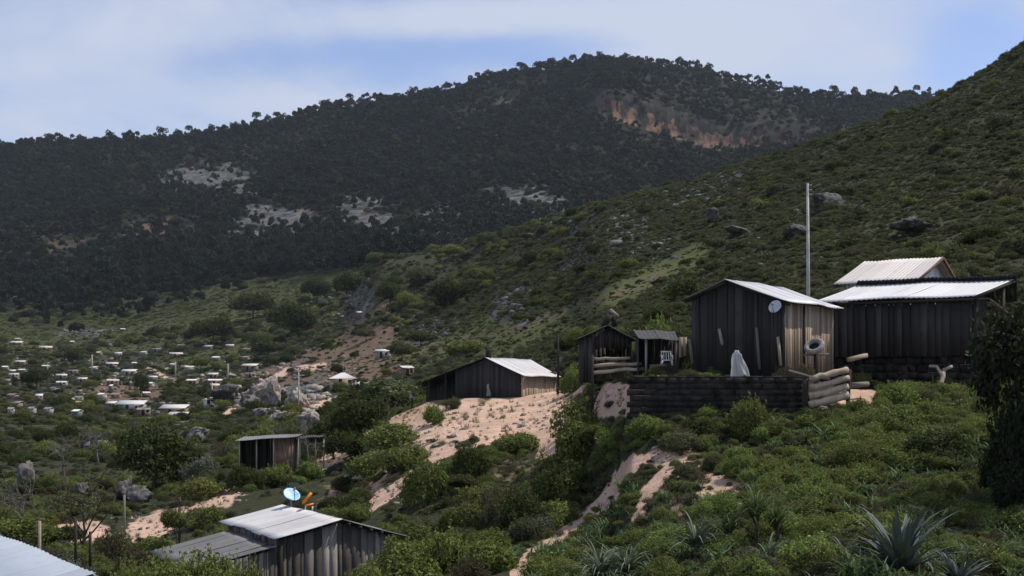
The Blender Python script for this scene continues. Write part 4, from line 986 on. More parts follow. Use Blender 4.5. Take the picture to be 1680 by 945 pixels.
# ================================================================== village houses
HOUSE_SPOTS = []
def small_house(label, px, py, w_px, wall='plaster_grey', roof='tin_white', depth=None, style='gable', group=None, dmin=150, yaw=0.0, hroof=None, hw=2.3):
    """py is the row of the roof's middle; the house stands on the ground a wall's height lower"""
    HOUSE_SPOTS.append((px, py, w_px))
    d = hit(px, py + 3, dmin)
    for _ in range(3): d = hit(px, py + hw * F / d, dmin)
    w = w_px / F * d; g = G(px, d); dp = depth or max(3.2, w * .6)
    hr = hroof or max(.45, w * .09)
    root = thing('village_house', label, 'house', g, group); root.rotation_euler = (0, 0, yaw)
    x = w / 2; mbw = MB(); mbw.box((-x * .93, -dp / 2 * .9, -.8), (x * 1.86, 0, 0), (0, dp * .9, 0), (0, 0, hw + .8)); mbw.build('wall', M[wall], root)
    mb = MB(); t = .08
    if style == 'gable':
        for s in (-1, 1): mb.add([(-x, s * dp / 2 * 1.1, hw), (x, s * dp / 2 * 1.1, hw), (x, 0, hw + hr), (-x, 0, hw + hr), (-x, s * dp / 2 * 1.1, hw + t), (x, s * dp / 2 * 1.1, hw + t), (x, 0, hw + hr + t), (-x, 0, hw + hr + t)],
                                 [(0, 1, 2, 3), (4, 5, 6, 7), (0, 1, 5, 4), (1, 2, 6, 5), (0, 3, 7, 4)], rnd=RNG.random() * .7)
    elif style == 'hip':
        mb.add([(-x, -dp / 2 * 1.1, hw), (x, -dp / 2 * 1.1, hw), (x, dp / 2 * 1.1, hw), (-x, dp / 2 * 1.1, hw), (-x * .12, 0, hw + hr), (x * .12, 0, hw + hr), (-x, -dp / 2 * 1.1, hw - .1), (x, -dp / 2 * 1.1, hw - .1), (x, dp / 2 * 1.1, hw - .1), (-x, dp / 2 * 1.1, hw - .1)],
               [(0, 1, 5, 4), (2, 3, 4, 5), (0, 1, 7, 6), (1, 2, 8, 7), (2, 3, 9, 8), (3, 0, 6, 9), (6, 7, 8, 9)], [(1, 2, 5), (3, 0, 4)])
    else:   # one slope towards the viewer
        mb.box((-x, -dp / 2 * 1.15, hw - .02), (x * 2, 0, 0), (0, dp * 1.15, hr * 1.5), (0, 0, t), RNG.random() * .7)
    mb.build('roof', M[roof], root)
    if w_px > 15:
        mb = MB(); mb.box((-x * .3, -dp / 2 * .9 - .03, 0), (.85, 0, 0), (0, .03, 0), (0, 0, 1.9)); mb.build('door', M['timber'], root)
        mb = MB(); mb.box((x * .35, -dp / 2 * .9 - .03, .9), (.8, 0, 0), (0, .03, 0), (0, 0, .8)); mb.build('window', M['tin_black'], root)
    return root
far_lb = 'tiny far house, a white tin roof among the dark trees of the village'
VG = 'houses of the far village'
named = [
    (216, 665, 46, 'plaster_grey', 'tin_white', 'shed', 'widest white roofed house in the village, above the rocky bank, dark below', 0.05),
    (183, 664, 16, 'adobe', 'tin_white', 'shed', 'small white roofed house touching the left side of the widest village roof', 0),
    (236, 676, 22, 'adobe', 'tin_old', 'gable', 'dull roofed hut just below the widest village roof', .2),
    (286, 671, 44, 'adobe', 'tin_white', 'shed', 'long white roofed house right of the widest village roof', -.05),
    (292, 681, 32, 'plaster_pink', 'tin_white', 'shed', 'white roofed house directly below the long white roof', 0),
    (212, 611, 24, 'plaster_grey', 'tin_white', 'shed', 'two storey grey walled house with a flat white roof in the village', 0),
    (185, 625, 20, 'adobe', 'tin_white', 'gable', 'bright white roofed house beside the brown field of the village', .4),
    (344, 660, 17, 'plaster', 'tin_white', 'hip', 'small white hut at the foot of the pole beside the grey boulders', 0),
    (353, 627, 23, 'adobe', 'tin_white', 'gable', 'white roofed house above the dark boulder at the edge of the village', .15),
    (349, 617, 18, 'adobe', 'tin_white', 'shed', 'white roofed house just above another one near the dark boulder', 0),
    (316, 625, 18, 'adobe', 'tin_white', 'gable', 'white roofed house beside the brown bank above the boulders', -.2),
    (410, 602, 26, 'adobe', 'tin_white', 'shed', 'white roofed house at the foot of the bare brown slope', -.1),
    (665, 604, 22, 'adobe', 'tin_white', 'gable', 'pale roofed hut with a dark side just left of the long lean-to roof', .5),
    (628, 579, 26, 'plaster_grey', 'tin_white', 'shed', 'white roofed grey walled hut alone on the grass slope', -.05),
    (590, 517, 10, 'adobe', 'tin_white', 'shed', 'lone white roofed hut high on the slope below the dead pale tree', 0),
    (157, 733, 30, 'plaster_grey', 'tin_old', 'shed', 'low pale walled hut half hidden among grey shrubs', 0),
]
for px, py, w, wall, roof, st, lb, yaw in named: small_house(lb, px, py, w, wall, roof, None, st, VG, 110, yaw, None, {157: 1.0, 590: 1.2, 344: 1.4, 236: 1.6, 292: 1.6}.get(px, 2.1))
for k, (px, py, w) in enumerate([(27, 565, 20), (30, 559, 10), (75, 571, 21), (119, 564, 7), (194, 581, 12), (163, 585, 8), (184, 597, 20), (221, 596, 8), (182, 634, 6), (246, 630, 12), (289, 585, 22), (355, 587, 12), (33, 596, 17), (37, 607, 12),
                                 (23, 616, 16), (9, 603, 10), (21, 610, 10), (76, 601, 13), (101, 621, 18), (102, 628, 17), (135, 623, 16), (127, 675, 12), (353, 634, 15), (202, 540, 8), (55, 514, 8), (247, 504, 8)]):
    small_house(far_lb, px, py, w, ['adobe', 'plaster_dim', 'adobe', 'plaster_dim', 'plaster_grey'][k % 5], ['tin_white', 'tin', 'tin_pink', 'tin'][k % 4], None, ['shed', 'gable'][k % 2], VG, 250, [.1, -.2, .3, 0][k % 4], None, 1.6)
rv = random.Random(19); made = 0
while made < 30:
    px, py = rv.uniform(2, 420), rv.uniform(566, 690)
    if py > 690 - .18 * px and px > 60 or any(abs(px - a) < 14 + b_ * .6 and abs(py - c_) < 9 for a, c_, b_ in HOUSE_SPOTS): continue
    small_house('tiny far house with a muted grey roof, half hidden among the village trees', px, py, rv.uniform(9, 17), rv.choice(['adobe', 'plaster_dim', 'plaster_grey']), rv.choice(['tin_old', 'tin', 'tin_pink', 'tin_old']), None, rv.choice(['shed', 'gable']), VG, 250, rv.uniform(-.5, .5), None, rv.uniform(1.1, 1.7)); made += 1
# pyramid roofed pink house
kk = small_house('pink walled house with a white pyramid roof and a small mast, behind the bushy trees', 563, 624, 46, 'plaster_pink', 'tin_white', 6.0, 'hip', VG, 200, .1, 1.5, 2.0)
mb = MB(); mb.tube([(0, 0, 3.3), (0, 0, 6.2)], .05, 6); mb.bar((-.4, 0, 6.0), (.4, 0, 6.0), .06); mb.build('mast', M['concrete'], kk)
small_house('low white house touching the right side of the pink pyramid roofed house', 595, 632, 22, 'plaster', 'tin_white', 4.0, 'shed', VG, 200, 0.0, None, 1.4)
# utility poles of the village
for px, y1, y0, lb in ((78, 598, 612, 'short pale pole in the far left of the village'), (151, 583, 616, 'pale utility pole with a crossarm left of the brown village field'), (288, 597, 624, 'pale utility pole right of the dark hedge'), (374, 597, 624, 'pale utility pole at the right edge of the village'),
                       (348, 630, 657, 'thin pale pole rising from the small white hut beside the boulders'), (490, 612, 676, 'tall pale pole beside the pale jagged outcrop'), (1083, 590, 592, '')):
    if not lb: continue
    d = hit(px, y0, 120); g = G(px, d); r = max(.13, 1.3 / F * d)
    rt = thing('utility_pole', lb, 'utility pole', g, 'utility poles of the village')
    H = (y0 - y1) / F * d
    mb = MB(); mb.tube([(0, 0, -.5), (0, 0, H)], [r, r * .7], 8); mb.build('shaft', M['concrete'], rt)
    if H > 5: mb = MB(); mb.bar((-1.1, 0, H - .5), (1.1, 0, H - .5), .16); mb.build('crossarm', M['concrete'], rt)
# fence posts at the lower left
for px, y1, y0, d, mt, lb in ((65, 855, 908, 62, 'log', 'pale wooden fence post beside the near blue grey roof'), (124, 850, 905, 66, 'timber', 'dark fence post before the orange bank'), (148, 872, 904, 66, 'timber', 'short dark fence post in the middle of the orange bank'), (204, 812, 850, 84, 'oldpost', 'thin grey stake beside the pair of grey boulders')):
    mb = At(); b = P(px, y0, d); g = G(px, d); mb.tube([(b.x, d, g.z - .2), P(px, y1, d)], .07, 8, .5); put(mb.build('fence_post', M[mt]), lb, 'post')

# ================================================================== rocks
def rock_mesh(seed, mat, sub=4, sharp=.5):
    rng = np.random.default_rng(seed)
    import bmesh
    bm = bmesh.new(); bmesh.ops.create_icosphere(bm, subdivisions=sub, radius=1)
    v = np.array([x.co[:] for x in bm.verts]); bm.verts.index_update()
    f = np.array([[x.index for x in p.verts] for p in bm.faces]); bm.free()
    o = rng.uniform(0, 50, 3)
    for k in range(13):      # planes cut facets
        n = rng.normal(0, 1, 3); n /= np.linalg.norm(n); c = rng.uniform(.42, .85)
        dd = v @ n; v = v - np.maximum(dd - c, 0)[:, None] * n * (.95)
    rid = 1 - np.abs(2 * fbm(v[:, 0] * 2.6 + o[1] + v[:, 2] * .8, v[:, 1] * 2.6 + v[:, 2] * 2.1 + o[0], seed + 9, 4) - 1)
    r = .88 + .34 * sharp * (rid - .6) + sharp * .5 * (fbm(v[:, 0] * 2 + o[0] + v[:, 2], v[:, 1] * 2 + o[1] - v[:, 2] * 1.3, seed, 4) - .5) + sharp * .22 * (fbm(v[:, 0] * 7 + o[2], v[:, 2] * 6 + v[:, 1] * 4, seed + 5, 3) - .5)
    mb = MB(); mb.add(v * r[:, None], None, f, rnd=.5); return mb.mesh('rock', mat)
RK = {(m, k): rock_mesh(300 + k + 10 * i, M[m], 4, 1.35) for i, m in enumerate(('rock', 'rock_pale', 'rock_dark')) for k in range(4)}
def boulder(label, px, py_mid, d, wpx, hpx, m='rock', k=0, name='boulder', group=None, rz=None, cat='rock'):
    p = P(px, py_mid, d); w = wpx / F * d / 2; h = hpx / F * d / 2
    gz = float(ground_z(px, d)); z = min(p.z, gz + h * .75)
    return place(RK[(m, k)], name, label, cat, (p.x, p.y, z), rz if rz is not None else random.uniform(0, 6), (w, w * .9, h), group)
def db(px, py): return hit(px, py, 45)
boulder('tall grey boulder with a brown top at the far left below the bare tree', 45, 784, db(45, 812), 50, 56, 'rock', 0)
boulder('taller grey boulder of the leaning pair below the big round tree', 203, 800, db(205, 826), 40, 52, 'rock', 1)
boulder('lower grey boulder leaning on the taller one below the big round tree', 226, 808, db(222, 828), 46, 42, 'rock', 2)
boulder('small grey boulder left of the leaning pair', 134, 803, db(134, 818), 26, 34, 'rock', 3)
boulder('rounded grey boulder above the flat roofed hut', 325, 712, db(325, 728), 52, 36, 'rock', 2)
boulder('flat dark boulder at the village edge left of the pale jagged outcrop', 372, 645, db(372, 660), 62, 34, 'rock_dark', 1)
boulder('tallest pale boulder of the jagged outcrop', 440, 640, db(440, 668), 66, 62, 'rock_pale', 0, 'outcrop')
boulder('right pinkish shoulder of the jagged outcrop', 486, 655, db(486, 675), 66, 42, 'rock_pale', 1, 'outcrop')
boulder('left grey shoulder of the jagged outcrop', 408, 656, db(408, 676), 54, 40, 'rock', 3, 'outcrop')
boulder('low broken rock at the foot of the jagged outcrop', 462, 684, db(462, 700), 74, 34, 'rock_pale', 2, 'outcrop')
boulder('white streaked rock face beside the dark bushy trees', 505, 688, db(505, 712), 40, 54, 'rock_pale', 3, 'outcrop')
boulder('small pinkish rock on the crest between the outcrop boulders', 463, 628, db(463, 655), 30, 26, 'rock_pale', 3, 'outcrop')
boulder('thin upright grey rock at the left edge of the outcrop', 421, 634, db(421, 660), 24, 34, 'rock', 1, 'outcrop')
boulder('low grey rock in the shrubs below the outcrop', 425, 672, db(425, 686), 36, 18, 'rock', 0, 'outcrop')
boulder('dark crag with a pale crest right of the utility pole', 1362, 330, db(1362, 345), 80, 40, 'rock_dark', 0, 'crag')
boulder('dark crag just left of the utility pole', 1308, 378, db(1308, 392), 50, 36, 'rock_dark', 2, 'crag')
boulder('dark broken crag on the hillside above the white house', 1500, 372, db(1500, 388), 90, 36, 'rock_dark', 3, 'crag')
boulder('slanting dark crag on the hillside left of the utility pole', 1172, 352, db(1172, 364), 26, 26, 'rock_dark', 1, 'crag')
boulder('dark crag on the slope above the white roof', 1212, 378, db(1212, 390), 50, 22, 'rock_dark', 3, 'crag')
for px, py, w, h, lb in ((1352, 672, 34, 16, 'white slab stone at the foot of the stacked logs'), (1388, 674, 14, 12, 'small white stone right of the slab below the stacked logs'), (1430, 692, 13, 9, 'lone white stone in the weeds below the green bush'), (1452, 683, 18, 11, 'white stone under the flat grey rock'), (1456, 674, 32, 10, 'flat grey rock in the weeds below the green bush'),
                      (1525, 659, 12, 8, 'small white stone at the left end of the thin lying pole'), (1537, 660, 9, 7, 'tiny white stone by the thin lying pole'), (1559, 663, 13, 12, 'cream stone under the middle of the thin lying pole'), (1576, 660, 17, 13, 'largest cream stone under the thin lying pole'), (1592, 664, 16, 10, 'pinkish stone right of the largest cream stone'), (1617, 673, 9, 12, 'upright white stone before the dark tree')):
    boulder(lb, px, py, hit(px, py + h / 2, 44), w, h, 'rock_pale', int(px) % 4, 'stone', 'white stones before the long house', cat='stone')
# rubble: many small stones nobody would count
def rubble(name, label, spots, n, size, mat, seed):
    rng = np.random.default_rng(seed); mb = MB()
    base = np.array([(-1, -.8, -.5), (1, -.7, -.5), (.8, .9, -.5), (-.9, .8, -.5), (-.6, -.5, .5), (.6, -.6, .45), (.5, .6, .55), (-.6, .5, .4)])
    q = [(0, 3, 2, 1), (4, 5, 6, 7), (0, 1, 5, 4), (1, 2, 6, 5), (2, 3, 7, 6), (3, 0, 4, 7)]
    for k in range(n):
        x, y, rx, ry, dm = spots[k % len(spots)]
        px, py = x + rng.normal(0, rx * .5), y + rng.normal(0, ry * .5)
        d = hit(px, py, dm); g = G(px, d); s = size * d / 100 * rng.lognormal(0, .5) * .5
        a = rng.uniform(0, 6.3); c_, s_ = math.cos(a), math.sin(a)
        v = (base + rng.normal(0, .16, base.shape)) * np.array([1, .8, .7]) * s
        v = np.stack([v[:, 0] * c_ - v[:, 1] * s_, v[:, 0] * s_ + v[:, 1] * c_, v[:, 2] + s * .2], -1) + np.array(g)
        mb.add(v, q, rnd=rng.random())
    put(mb.build(name, M[mat]), label, None, None, 'stuff')
rubble('rubble', 'loose pale rubble strewn over the dirt yard and its slope', [(770, 700, 90, 26, 70), (850, 690, 70, 26, 70), (700, 720, 50, 30, 70), (560, 740, 40, 16, 70), (640, 810, 40, 30, 60), (980, 650, 50, 20, 52), (1070, 640, 30, 20, 46), (990, 800, 30, 30, 40), (1090, 760, 30, 20, 36), (240, 870, 90, 20, 60), (350, 815, 50, 14, 70), (900, 690, 60, 20, 70)], 420, .20, 'rock_pale', 61)
rubble('village_stones', 'pale stones and debris scattered between the houses of the village', [(60, 610, 70, 30, 150), (200, 610, 90, 30, 150), (320, 620, 60, 20, 150), (400, 620, 50, 20, 150), (280, 670, 60, 12, 120), (560, 610, 50, 16, 150), (130, 640, 90, 20, 150), (460, 610, 40, 14, 150)], 420, .20, 'rock_pale', 63)
rubble('outcrop_rubble', 'pale pinkish broken rock lying round the jagged outcrop', [(440, 665, 70, 30, 110), (490, 680, 50, 26, 110), (400, 660, 40, 20, 110), (520, 650, 30, 14, 110)], 240, .42, 'rock_pale', 64)
rubble('scree', 'pale stones scattered over the shrubby slope and around the village', [(970, 390, 90, 40, 150), (900, 380, 60, 24, 300), (1060, 400, 60, 30, 120), (860, 600, 60, 14, 120), (430, 690, 90, 30, 110), (280, 700, 70, 20, 120), (1150, 320, 60, 26, 150), (840, 500, 40, 30, 150), (710, 545, 40, 20, 150), (560, 500, 40, 40, 250), (300, 690, 50, 12, 150), (1300, 430, 200, 60, 90), (520, 610, 60, 20, 180)], 1300, .22, 'rock', 62)

# ================================================================== trees and bushes one can point at
def dh(px, py): return hit(px, py, 60)
tree('round_tree', 'largest dense dark green round tree in the left hollow', 255, dh(255, 812), 5.4, 6.6, 'dark0', 0, None, crown_h=6.2)
tree('slender_tree', 'slender pale leaved tree with a thin straight trunk left of the lean-to', 633, 104, 3.9, 4.2, 'pale0', TRP, None, crown_h=1.9)
tree('bushy_tree', 'dark bushy tree left of the slender pale leaved tree', 590, 108, 3.9, 4.4, 'dark1', 1, None, crown_h=3.9)
tree('bushy_tree', 'dark tree at the left end of the bushy group before the pink house', 548, 112, 3.6, 4.2, 'dark2', 2, None, crown_h=3.6)
tree('bushy_tree', 'low dark tree in front of the bushy group above the bare bank', 575, 101, 2.4, 3.8, 'dark0', 2, None, crown_h=2.6)
for nm, lb, px, d, h, w, kd in (
    ('leafy_bush', 'yellow green bush on the bank below the slender tree', 640, 91, 2.3, 3.6, 'yellow0'),
    ('leafy_bush', 'yellow green bush at the left of the bank bush pair, lower down', 605, 88, 1.8, 2.8, 'yellow1'),
    ('leafy_bush', 'mid green bush at the foot of the yellow green bank bushes', 660, 84, 2.0, 3.2, 'round2'),
    ('leafy_bush', 'small fresh green bush growing in the bare dirt yard', 710, 96, 1.6, 1.6, 'bright0'),
    ('leafy_bush', 'tall yellowish bush in the middle of the slope', 700, 68, 2.5, 2.4, 'yellow2'),
    ('leafy_bush', 'slim dark bush right of the tall yellowish one', 772, 69, 2.6, 1.8, 'dark1'),
    ('leafy_bush', 'round green bush at the lower edge of the dirt yard', 848, 79, 1.6, 2.6, 'round0'),
    ('leafy_bush', 'largest round green bush left of the stone wall', 955, 60, 2.9, 3.0, 'round1'),
    ('leafy_bush', 'dark bush in the shade below the largest round bush', 925, 55, 2.2, 2.4, 'dark2'),
    ('leafy_bush', 'dark green bush at the left edge of the dirt path', 858, 50, 2.1, 1.9, 'dark0'),
    ('leafy_bush', 'olive green bush left of the path halfway down the slope', 820, 54, 1.8, 1.7, 'olive1'),
    ('leafy_bush', 'mid green bush between the yellowish bush and the path', 760, 56, 1.7, 1.8, 'round0'),
    ('leafy_bush', 'olive bush right of the shed roof edge', 690, 56, 1.8, 2.0, 'olive0'),
    ('leafy_bush', 'fresh green leafy bush right of the weathered shed', 735, 47, 1.7, 1.9, 'bright1'),
    ('leafy_bush', 'fresh green bush at the bottom edge beside the weathered shed wall', 655, 45, 2.1, 2.4, 'bright2'),
    ('leafy_bush', 'green bush at the bottom edge in front of the weathered shed', 592, 43.5, 1.9, 2.0, 'round1'),
    ('leafy_bush', 'low green bush at the bottom edge left of the path', 800, 43, 1.2, 1.9, 'bright0'),
    ('leafy_bush', 'light green bush at the bottom edge right of the path', 905, 39.5, .8, 1.6, 'bright1'),
    ('leafy_bush', 'large fresh green bush in front of the shed annex', 325, 42, 3.35, 3.6, 'lush0'),
    ('leafy_bush', 'green bush left of the large one before the annex', 235, 43, 3.3, 2.6, 'lush1'),
    ('leafy_bush', 'green bush at the bottom edge before the pale annex boards', 388, 41, 2.7, 1.7, 'round0'),
    ('leafy_bush', 'dark green bush standing before the middle of the stone wall', 1230, 47.6, 1.6, 1.5, 'round2'),
    ('leafy_bush', 'bright green bush in front of the long house', 1472, 50.3, 1.25, 1.6, 'bright0'),
    ('leafy_bush', 'low green bush left of the bright one before the long house', 1440, 49.4, .8, .9, 'round1'),
    ('leafy_bush', 'low dark dome shaped bush below the left end of the stone wall', 1115, 46.5, .85, 1.6, 'olive2'),
    ('leafy_bush', 'green bush right of the tall post beside the dirt yard house', 940, 100, 2.2, 1.9, 'bright1'),
    ('leafy_bush', 'fresh leafy bush growing behind the lean-to roof', 1072, 63.5, 2.8, 1.9, 'bright2'),
    ('leafy_bush', 'dark bush behind the gap between lean-to and plank house', 1112, 66, 2.5, 1.6, 'dark1'),
    ('leafy_bush', 'green bush in front of the log rail shed', 985, 57.5, .7, 1.6, 'round0'),
    ('leafy_bush', 'brown twiggy bush in the left hollow before the orange bank', 183, 70, 2.4, 1.9, 'brown0'),
    ('leafy_bush', 'low grey green bush below the near boulders', 90, 66, 1.4, 2.4, 'grey0'),
    ('leafy_bush', 'green bush below the flat roofed hut', 452, 97, 2.0, 2.6, 'round2'),
    ('leafy_bush', 'green bush under the open pole frame', 508, 98, 1.6, 1.9, 'bright0'),
    ('leafy_bush', 'dark bush at the left end of the flat roofed hut', 402, 97, 2.2, 2.4, 'dark2'),
    ('leafy_bush', 'small green bush on the rubble between shed and stone wall', 1015, 52.5, .8, 1.3, 'bright2'),
    ('leafy_bush', 'dark green bush left of the log rail shed', 950, 61, 1.5, 1.2, 'dark0'),
    ('leafy_bush', 'yellow green bush at the rock outcrop above the flat roofed hut', 393, 150, 2.4, 3.2, 'yellow0'),
    ('leafy_bush', 'grey twiggy bush left of the dark bushy trees', 520, 118, 3.2, 3.4, 'grey1'),
    ('leafy_bush', 'grey shrub right of the round tree', 330, 112, 2.4, 3.6, 'grey2'),
    ('leafy_bush', 'green bush right of the round tree behind the orange bank', 330, 96, 1.8, 3.4, 'round1'),
    ('leafy_bush', 'yellow green shrub before the tallest pale boulder', 425, 160, 2.6, 4.0, 'yellow1'),
    ('leafy_bush', 'grey shrub between the pale boulders of the outcrop', 462, 168, 2.4, 3.4, 'grey0'),
    ('leafy_bush', 'dark shrub at the left foot of the pale outcrop', 385, 170, 2.6, 4.2, 'dark1'),
    ('leafy_bush', 'olive shrub at the right foot of the pale outcrop', 500, 150, 2.6, 3.2, 'olive2'),
    ('leafy_bush', 'light green leafy bush at the bottom edge just left of the first strap leaved plant', 930, 35.5, .85, 1.3, 'lush0'),
    ('leafy_bush', 'light green leafy bush at the bottom edge between the strap leaved plants', 1085, 33.5, .75, 1.2, 'lush0'),
    ('leafy_bush', 'tall light green leafy bush left of the tall reedy plant', 1175, 36.5, 1.0, 1.3, 'lush0'),
    ('leafy_bush', 'green leafy bush between the reedy plants and the large agave', 1345, 32.5, .8, 1.3, 'lush1'),
    ('leafy_bush', 'bright leafy bush in the middle of the weedy slope right of the path', 1215, 42, .9, 1.3, 'lush0'),
    ('leafy_bush', 'large rounded bush in the middle of the weedy slope above the agave', 1400, 41, 1.1, 1.9, 'lush1'),
    ('leafy_bush', 'dark bush on the weedy slope left of the right edge tree', 1540, 42, 1.1, 1.9, 'dark1'),
    ('leafy_bush', 'yellow green bush at the bottom right corner beside the small agave', 1620, 28.5, .7, 1.1, 'yellow0'),
    ('leafy_bush', 'dark weedy bush under the tyre', 1318, 53.2, .9, 1.2, 'brown1'),
    ('leafy_bush', 'brown dry bush at the sunlit corner of the plank house', 1290, 53.0, .8, .9, 'brown2'),
    ('leafy_bush', 'dry brown brush inside the open log shed', 1005, 61.2, 1.2, 1.4, 'brown0'),
    ('leafy_bush', 'dark bush hanging below the stone wall left of the wall bush', 1150, 47.8, .7, 1.4, 'dark1'),
    ('leafy_bush', 'dry bush at the right foot of the utility pole', 1352, 82, 1.5, 2.4, 'scrub0'),
    ('grass_clump', 'grassy clump on the hillside just right of the utility pole', 1380, 95, .8, 1.6, 'grassy0'),
    ('grass_clump', 'grassy clump on the hillside between the pole and the plank house ridge', 1255, 90, .8, 1.6, 'grassy1'),
    ('grass_clump', 'grassy clump on the hillside above the log shed', 1010, 110, .8, 1.8, 'grassy2'),
    ('leafy_bush', 'dark olive shrub on the hillside above the pale gabled house', 1560, 98, 1.8, 3.0, 'scrub2'),
    ('leafy_bush', 'grey green shrub on the hillside at the left of the utility pole', 1290, 83, 1.6, 2.6, 'scrub1')):
    bush(nm, lb, px, d, h, w, kd)
# dark evergreen at the right edge, leaf by leaf against the light
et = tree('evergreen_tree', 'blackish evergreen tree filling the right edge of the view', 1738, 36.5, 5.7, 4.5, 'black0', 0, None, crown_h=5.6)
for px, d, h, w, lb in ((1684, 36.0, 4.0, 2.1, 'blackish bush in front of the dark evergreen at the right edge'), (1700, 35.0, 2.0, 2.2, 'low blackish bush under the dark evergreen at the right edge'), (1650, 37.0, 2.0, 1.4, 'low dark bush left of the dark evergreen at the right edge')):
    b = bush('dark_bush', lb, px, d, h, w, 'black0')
# bare and half bare trees of the left hollow
def bare(label, px, d, h, w, mesh, crown=None, name='bare_tree', lean=0.0):
    g = G(px, d); root = thing(name, label, 'tree', g); root.rotation_euler = (0, lean, random.uniform(0, 6) if not lean else 0)
    o = bpy.data.objects.new('trunk', mesh); COL.objects.link(o); o.parent = root; o.scale = (w, w, h)
    if crown:
        c = bpy.data.objects.new('crown', CR[crown]); COL.objects.link(c); c.parent = root; c.location = (0, 0, h * .68); c.scale = (w * .55, w * .55, h * .38)
bare('pale bare tree standing before the dark thicket at the upper left', 105, 142, 4.2, 4.6, BARE[0])
bare('dark crooked tree with thin olive leaves before the orange bank', 122, 74, 4.0, 3.6, BARED, 'sparse0', 'crooked_tree')
bare('leaning pale dead tree at the left edge', 62, 84, 3.4, 3.0, BARE[1], None, 'bare_tree', -.45)
bare('small dark leaved tree with a thin trunk left of the annex roof', 290, 72, 2.7, 1.9, BARED, 'round0', 'small_tree')
bare('pale dead tree alone on the slope below the dark spur trees', 583, dh(583, 520), 9, 8, BARE[0])
bare('pale leafless tree on the grassy slope above the dirt yard house', 822, dh(822, 525), 4.5, 4.2, BARE[1])
bare('bare twiggy tree behind the ridge of the dirt yard house', 800, 118, 3.2, 3.4, BARED)
bare('pale twiggy tree between the rock outcrop and the flat roofed hut', 300, 130, 3.0, 3.2, BARE[1])
bare('grey leafless tree behind the low pale hut', 160, 175, 4.6, 4.6, BARE[0])
bare('pale twiggy tree standing before the dark bushy group', 505, 116, 3.4, 2.6, BARE[0])
# trees of the spur and village, each standing out of the thicket
spots = [(478, 560, 74, 62, 'dark0', 'broad dark tree, biggest of the group left of the bare brown slope'), (415, 530, 70, 44, 'dark1', 'dark tree above the broad one left of the bare brown slope'), (350, 568, 66, 46, 'dark2', 'dark rounded tree at the tip of the village hedge'), (520, 500, 50, 40, 'dark0', 'dark tree at the left end of the upper spur thicket'),
         (570, 492, 50, 44, 'dark1', 'dark tree beside the pale dead tree'), (640, 505, 46, 44, 'dark2', 'dark tree right of the pale dead tree'), (735, 505, 60, 44, 'dark0', 'large dark tree in the middle of the spur'), (690, 470, 50, 36, 'olive0', 'olive tree above the large dark one on the spur'), (790, 470, 44, 30, 'round0', 'mid green tree right of the large dark spur tree'),
         (765, 590, 70, 30, 'round1', 'round tree left above the ridge of the dirt yard house'), (660, 592, 60, 32, 'olive1', 'olive tree above the small hut left of the lean-to'), (600, 560, 36, 22, 'olive2', 'olive bush tree at the foot of the spur'), (230, 648, 26, 36, 'dark1', 'single dark tree standing in the brown village field'), (690, 570, 50, 26, 'dark2', 'dark bush tree on the grass strip below the spur'),
         (850, 450, 40, 28, 'olive0', 'grey olive tree among the scree of the spur'), (905, 430, 36, 24, 'round2', 'mid green tree among the scree of the spur'), (960, 400, 40, 26, 'olive1', 'olive tree at the upper right end of the spur'), (620, 440, 40, 26, 'round0', 'green tree on the skyline of the spur above the meadow'), (800, 405, 40, 24, 'olive2', 'olive tree on the spur skyline against the mountain'),
         (745, 425, 36, 22, 'round1', 'round green tree on the spur skyline left of the olive one'), (330, 610, 30, 22, 'round2', 'green tree inside the village below the hedge'), (60, 640, 44, 34, 'dark0', 'dark tree at the left edge of the village'), (440, 590, 44, 30, 'dark2', 'dark tree at the lower left of the brown slope'), (120, 600, 30, 26, 'dark1', 'dark tree left of the crossarm pole')]
for px, py, w, h, kd, lb in spots:
    d = hit(px, py, 130); tree('spur_tree', lb, px, d, h / F * d, w / F * d, kd, 0, 'trees of the spur and village', crown_h=h / F * d * .98)
# ================================================================== scattered vegetation
AREA = None
def scatter(n, dens, rng, margin=26):
    """n points on the terrain, evenly over the real ground times dens, only where the slope faces into view (within margin rows)"""
    j0, j1 = np.searchsorted(PX, -420), np.searchsorted(PX, 2180)
    sl = (slice(0, -1), slice(j0, j1 - 1))
    dx = (PX[j0 + 1:j1] - PX[j0:j1 - 1])[None, :] / F * GD[:-1, j0:j1 - 1]; dd = GD[1:, j0:j1 - 1] - GD[:-1, j0:j1 - 1]
    vis = (GY - RUNMIN)[sl] < margin
    infr = (GY[sl] < 985)
    w = np.clip(dx * dd * dens[sl], 0, None) * vis * infr
    w = w.ravel() / w.sum()
    cs = np.cumsum(w); k = np.searchsorted(cs, rng.random(n)); k = np.minimum(k, len(w) - 1)
    nj = j1 - 1 - j0; i = k // nj; j = k % nj + j0
    u, t = rng.random(n), rng.random(n)
    f = lambda A: (A[i, j] * (1 - u) + A[i, j + 1] * u) * (1 - t) + (A[i + 1, j] * (1 - u) + A[i + 1, j + 1] * u) * t
    return np.stack([f(GX), f(GD), f(GZ)], -1), PX[j] + u * 2.5, f(GY)

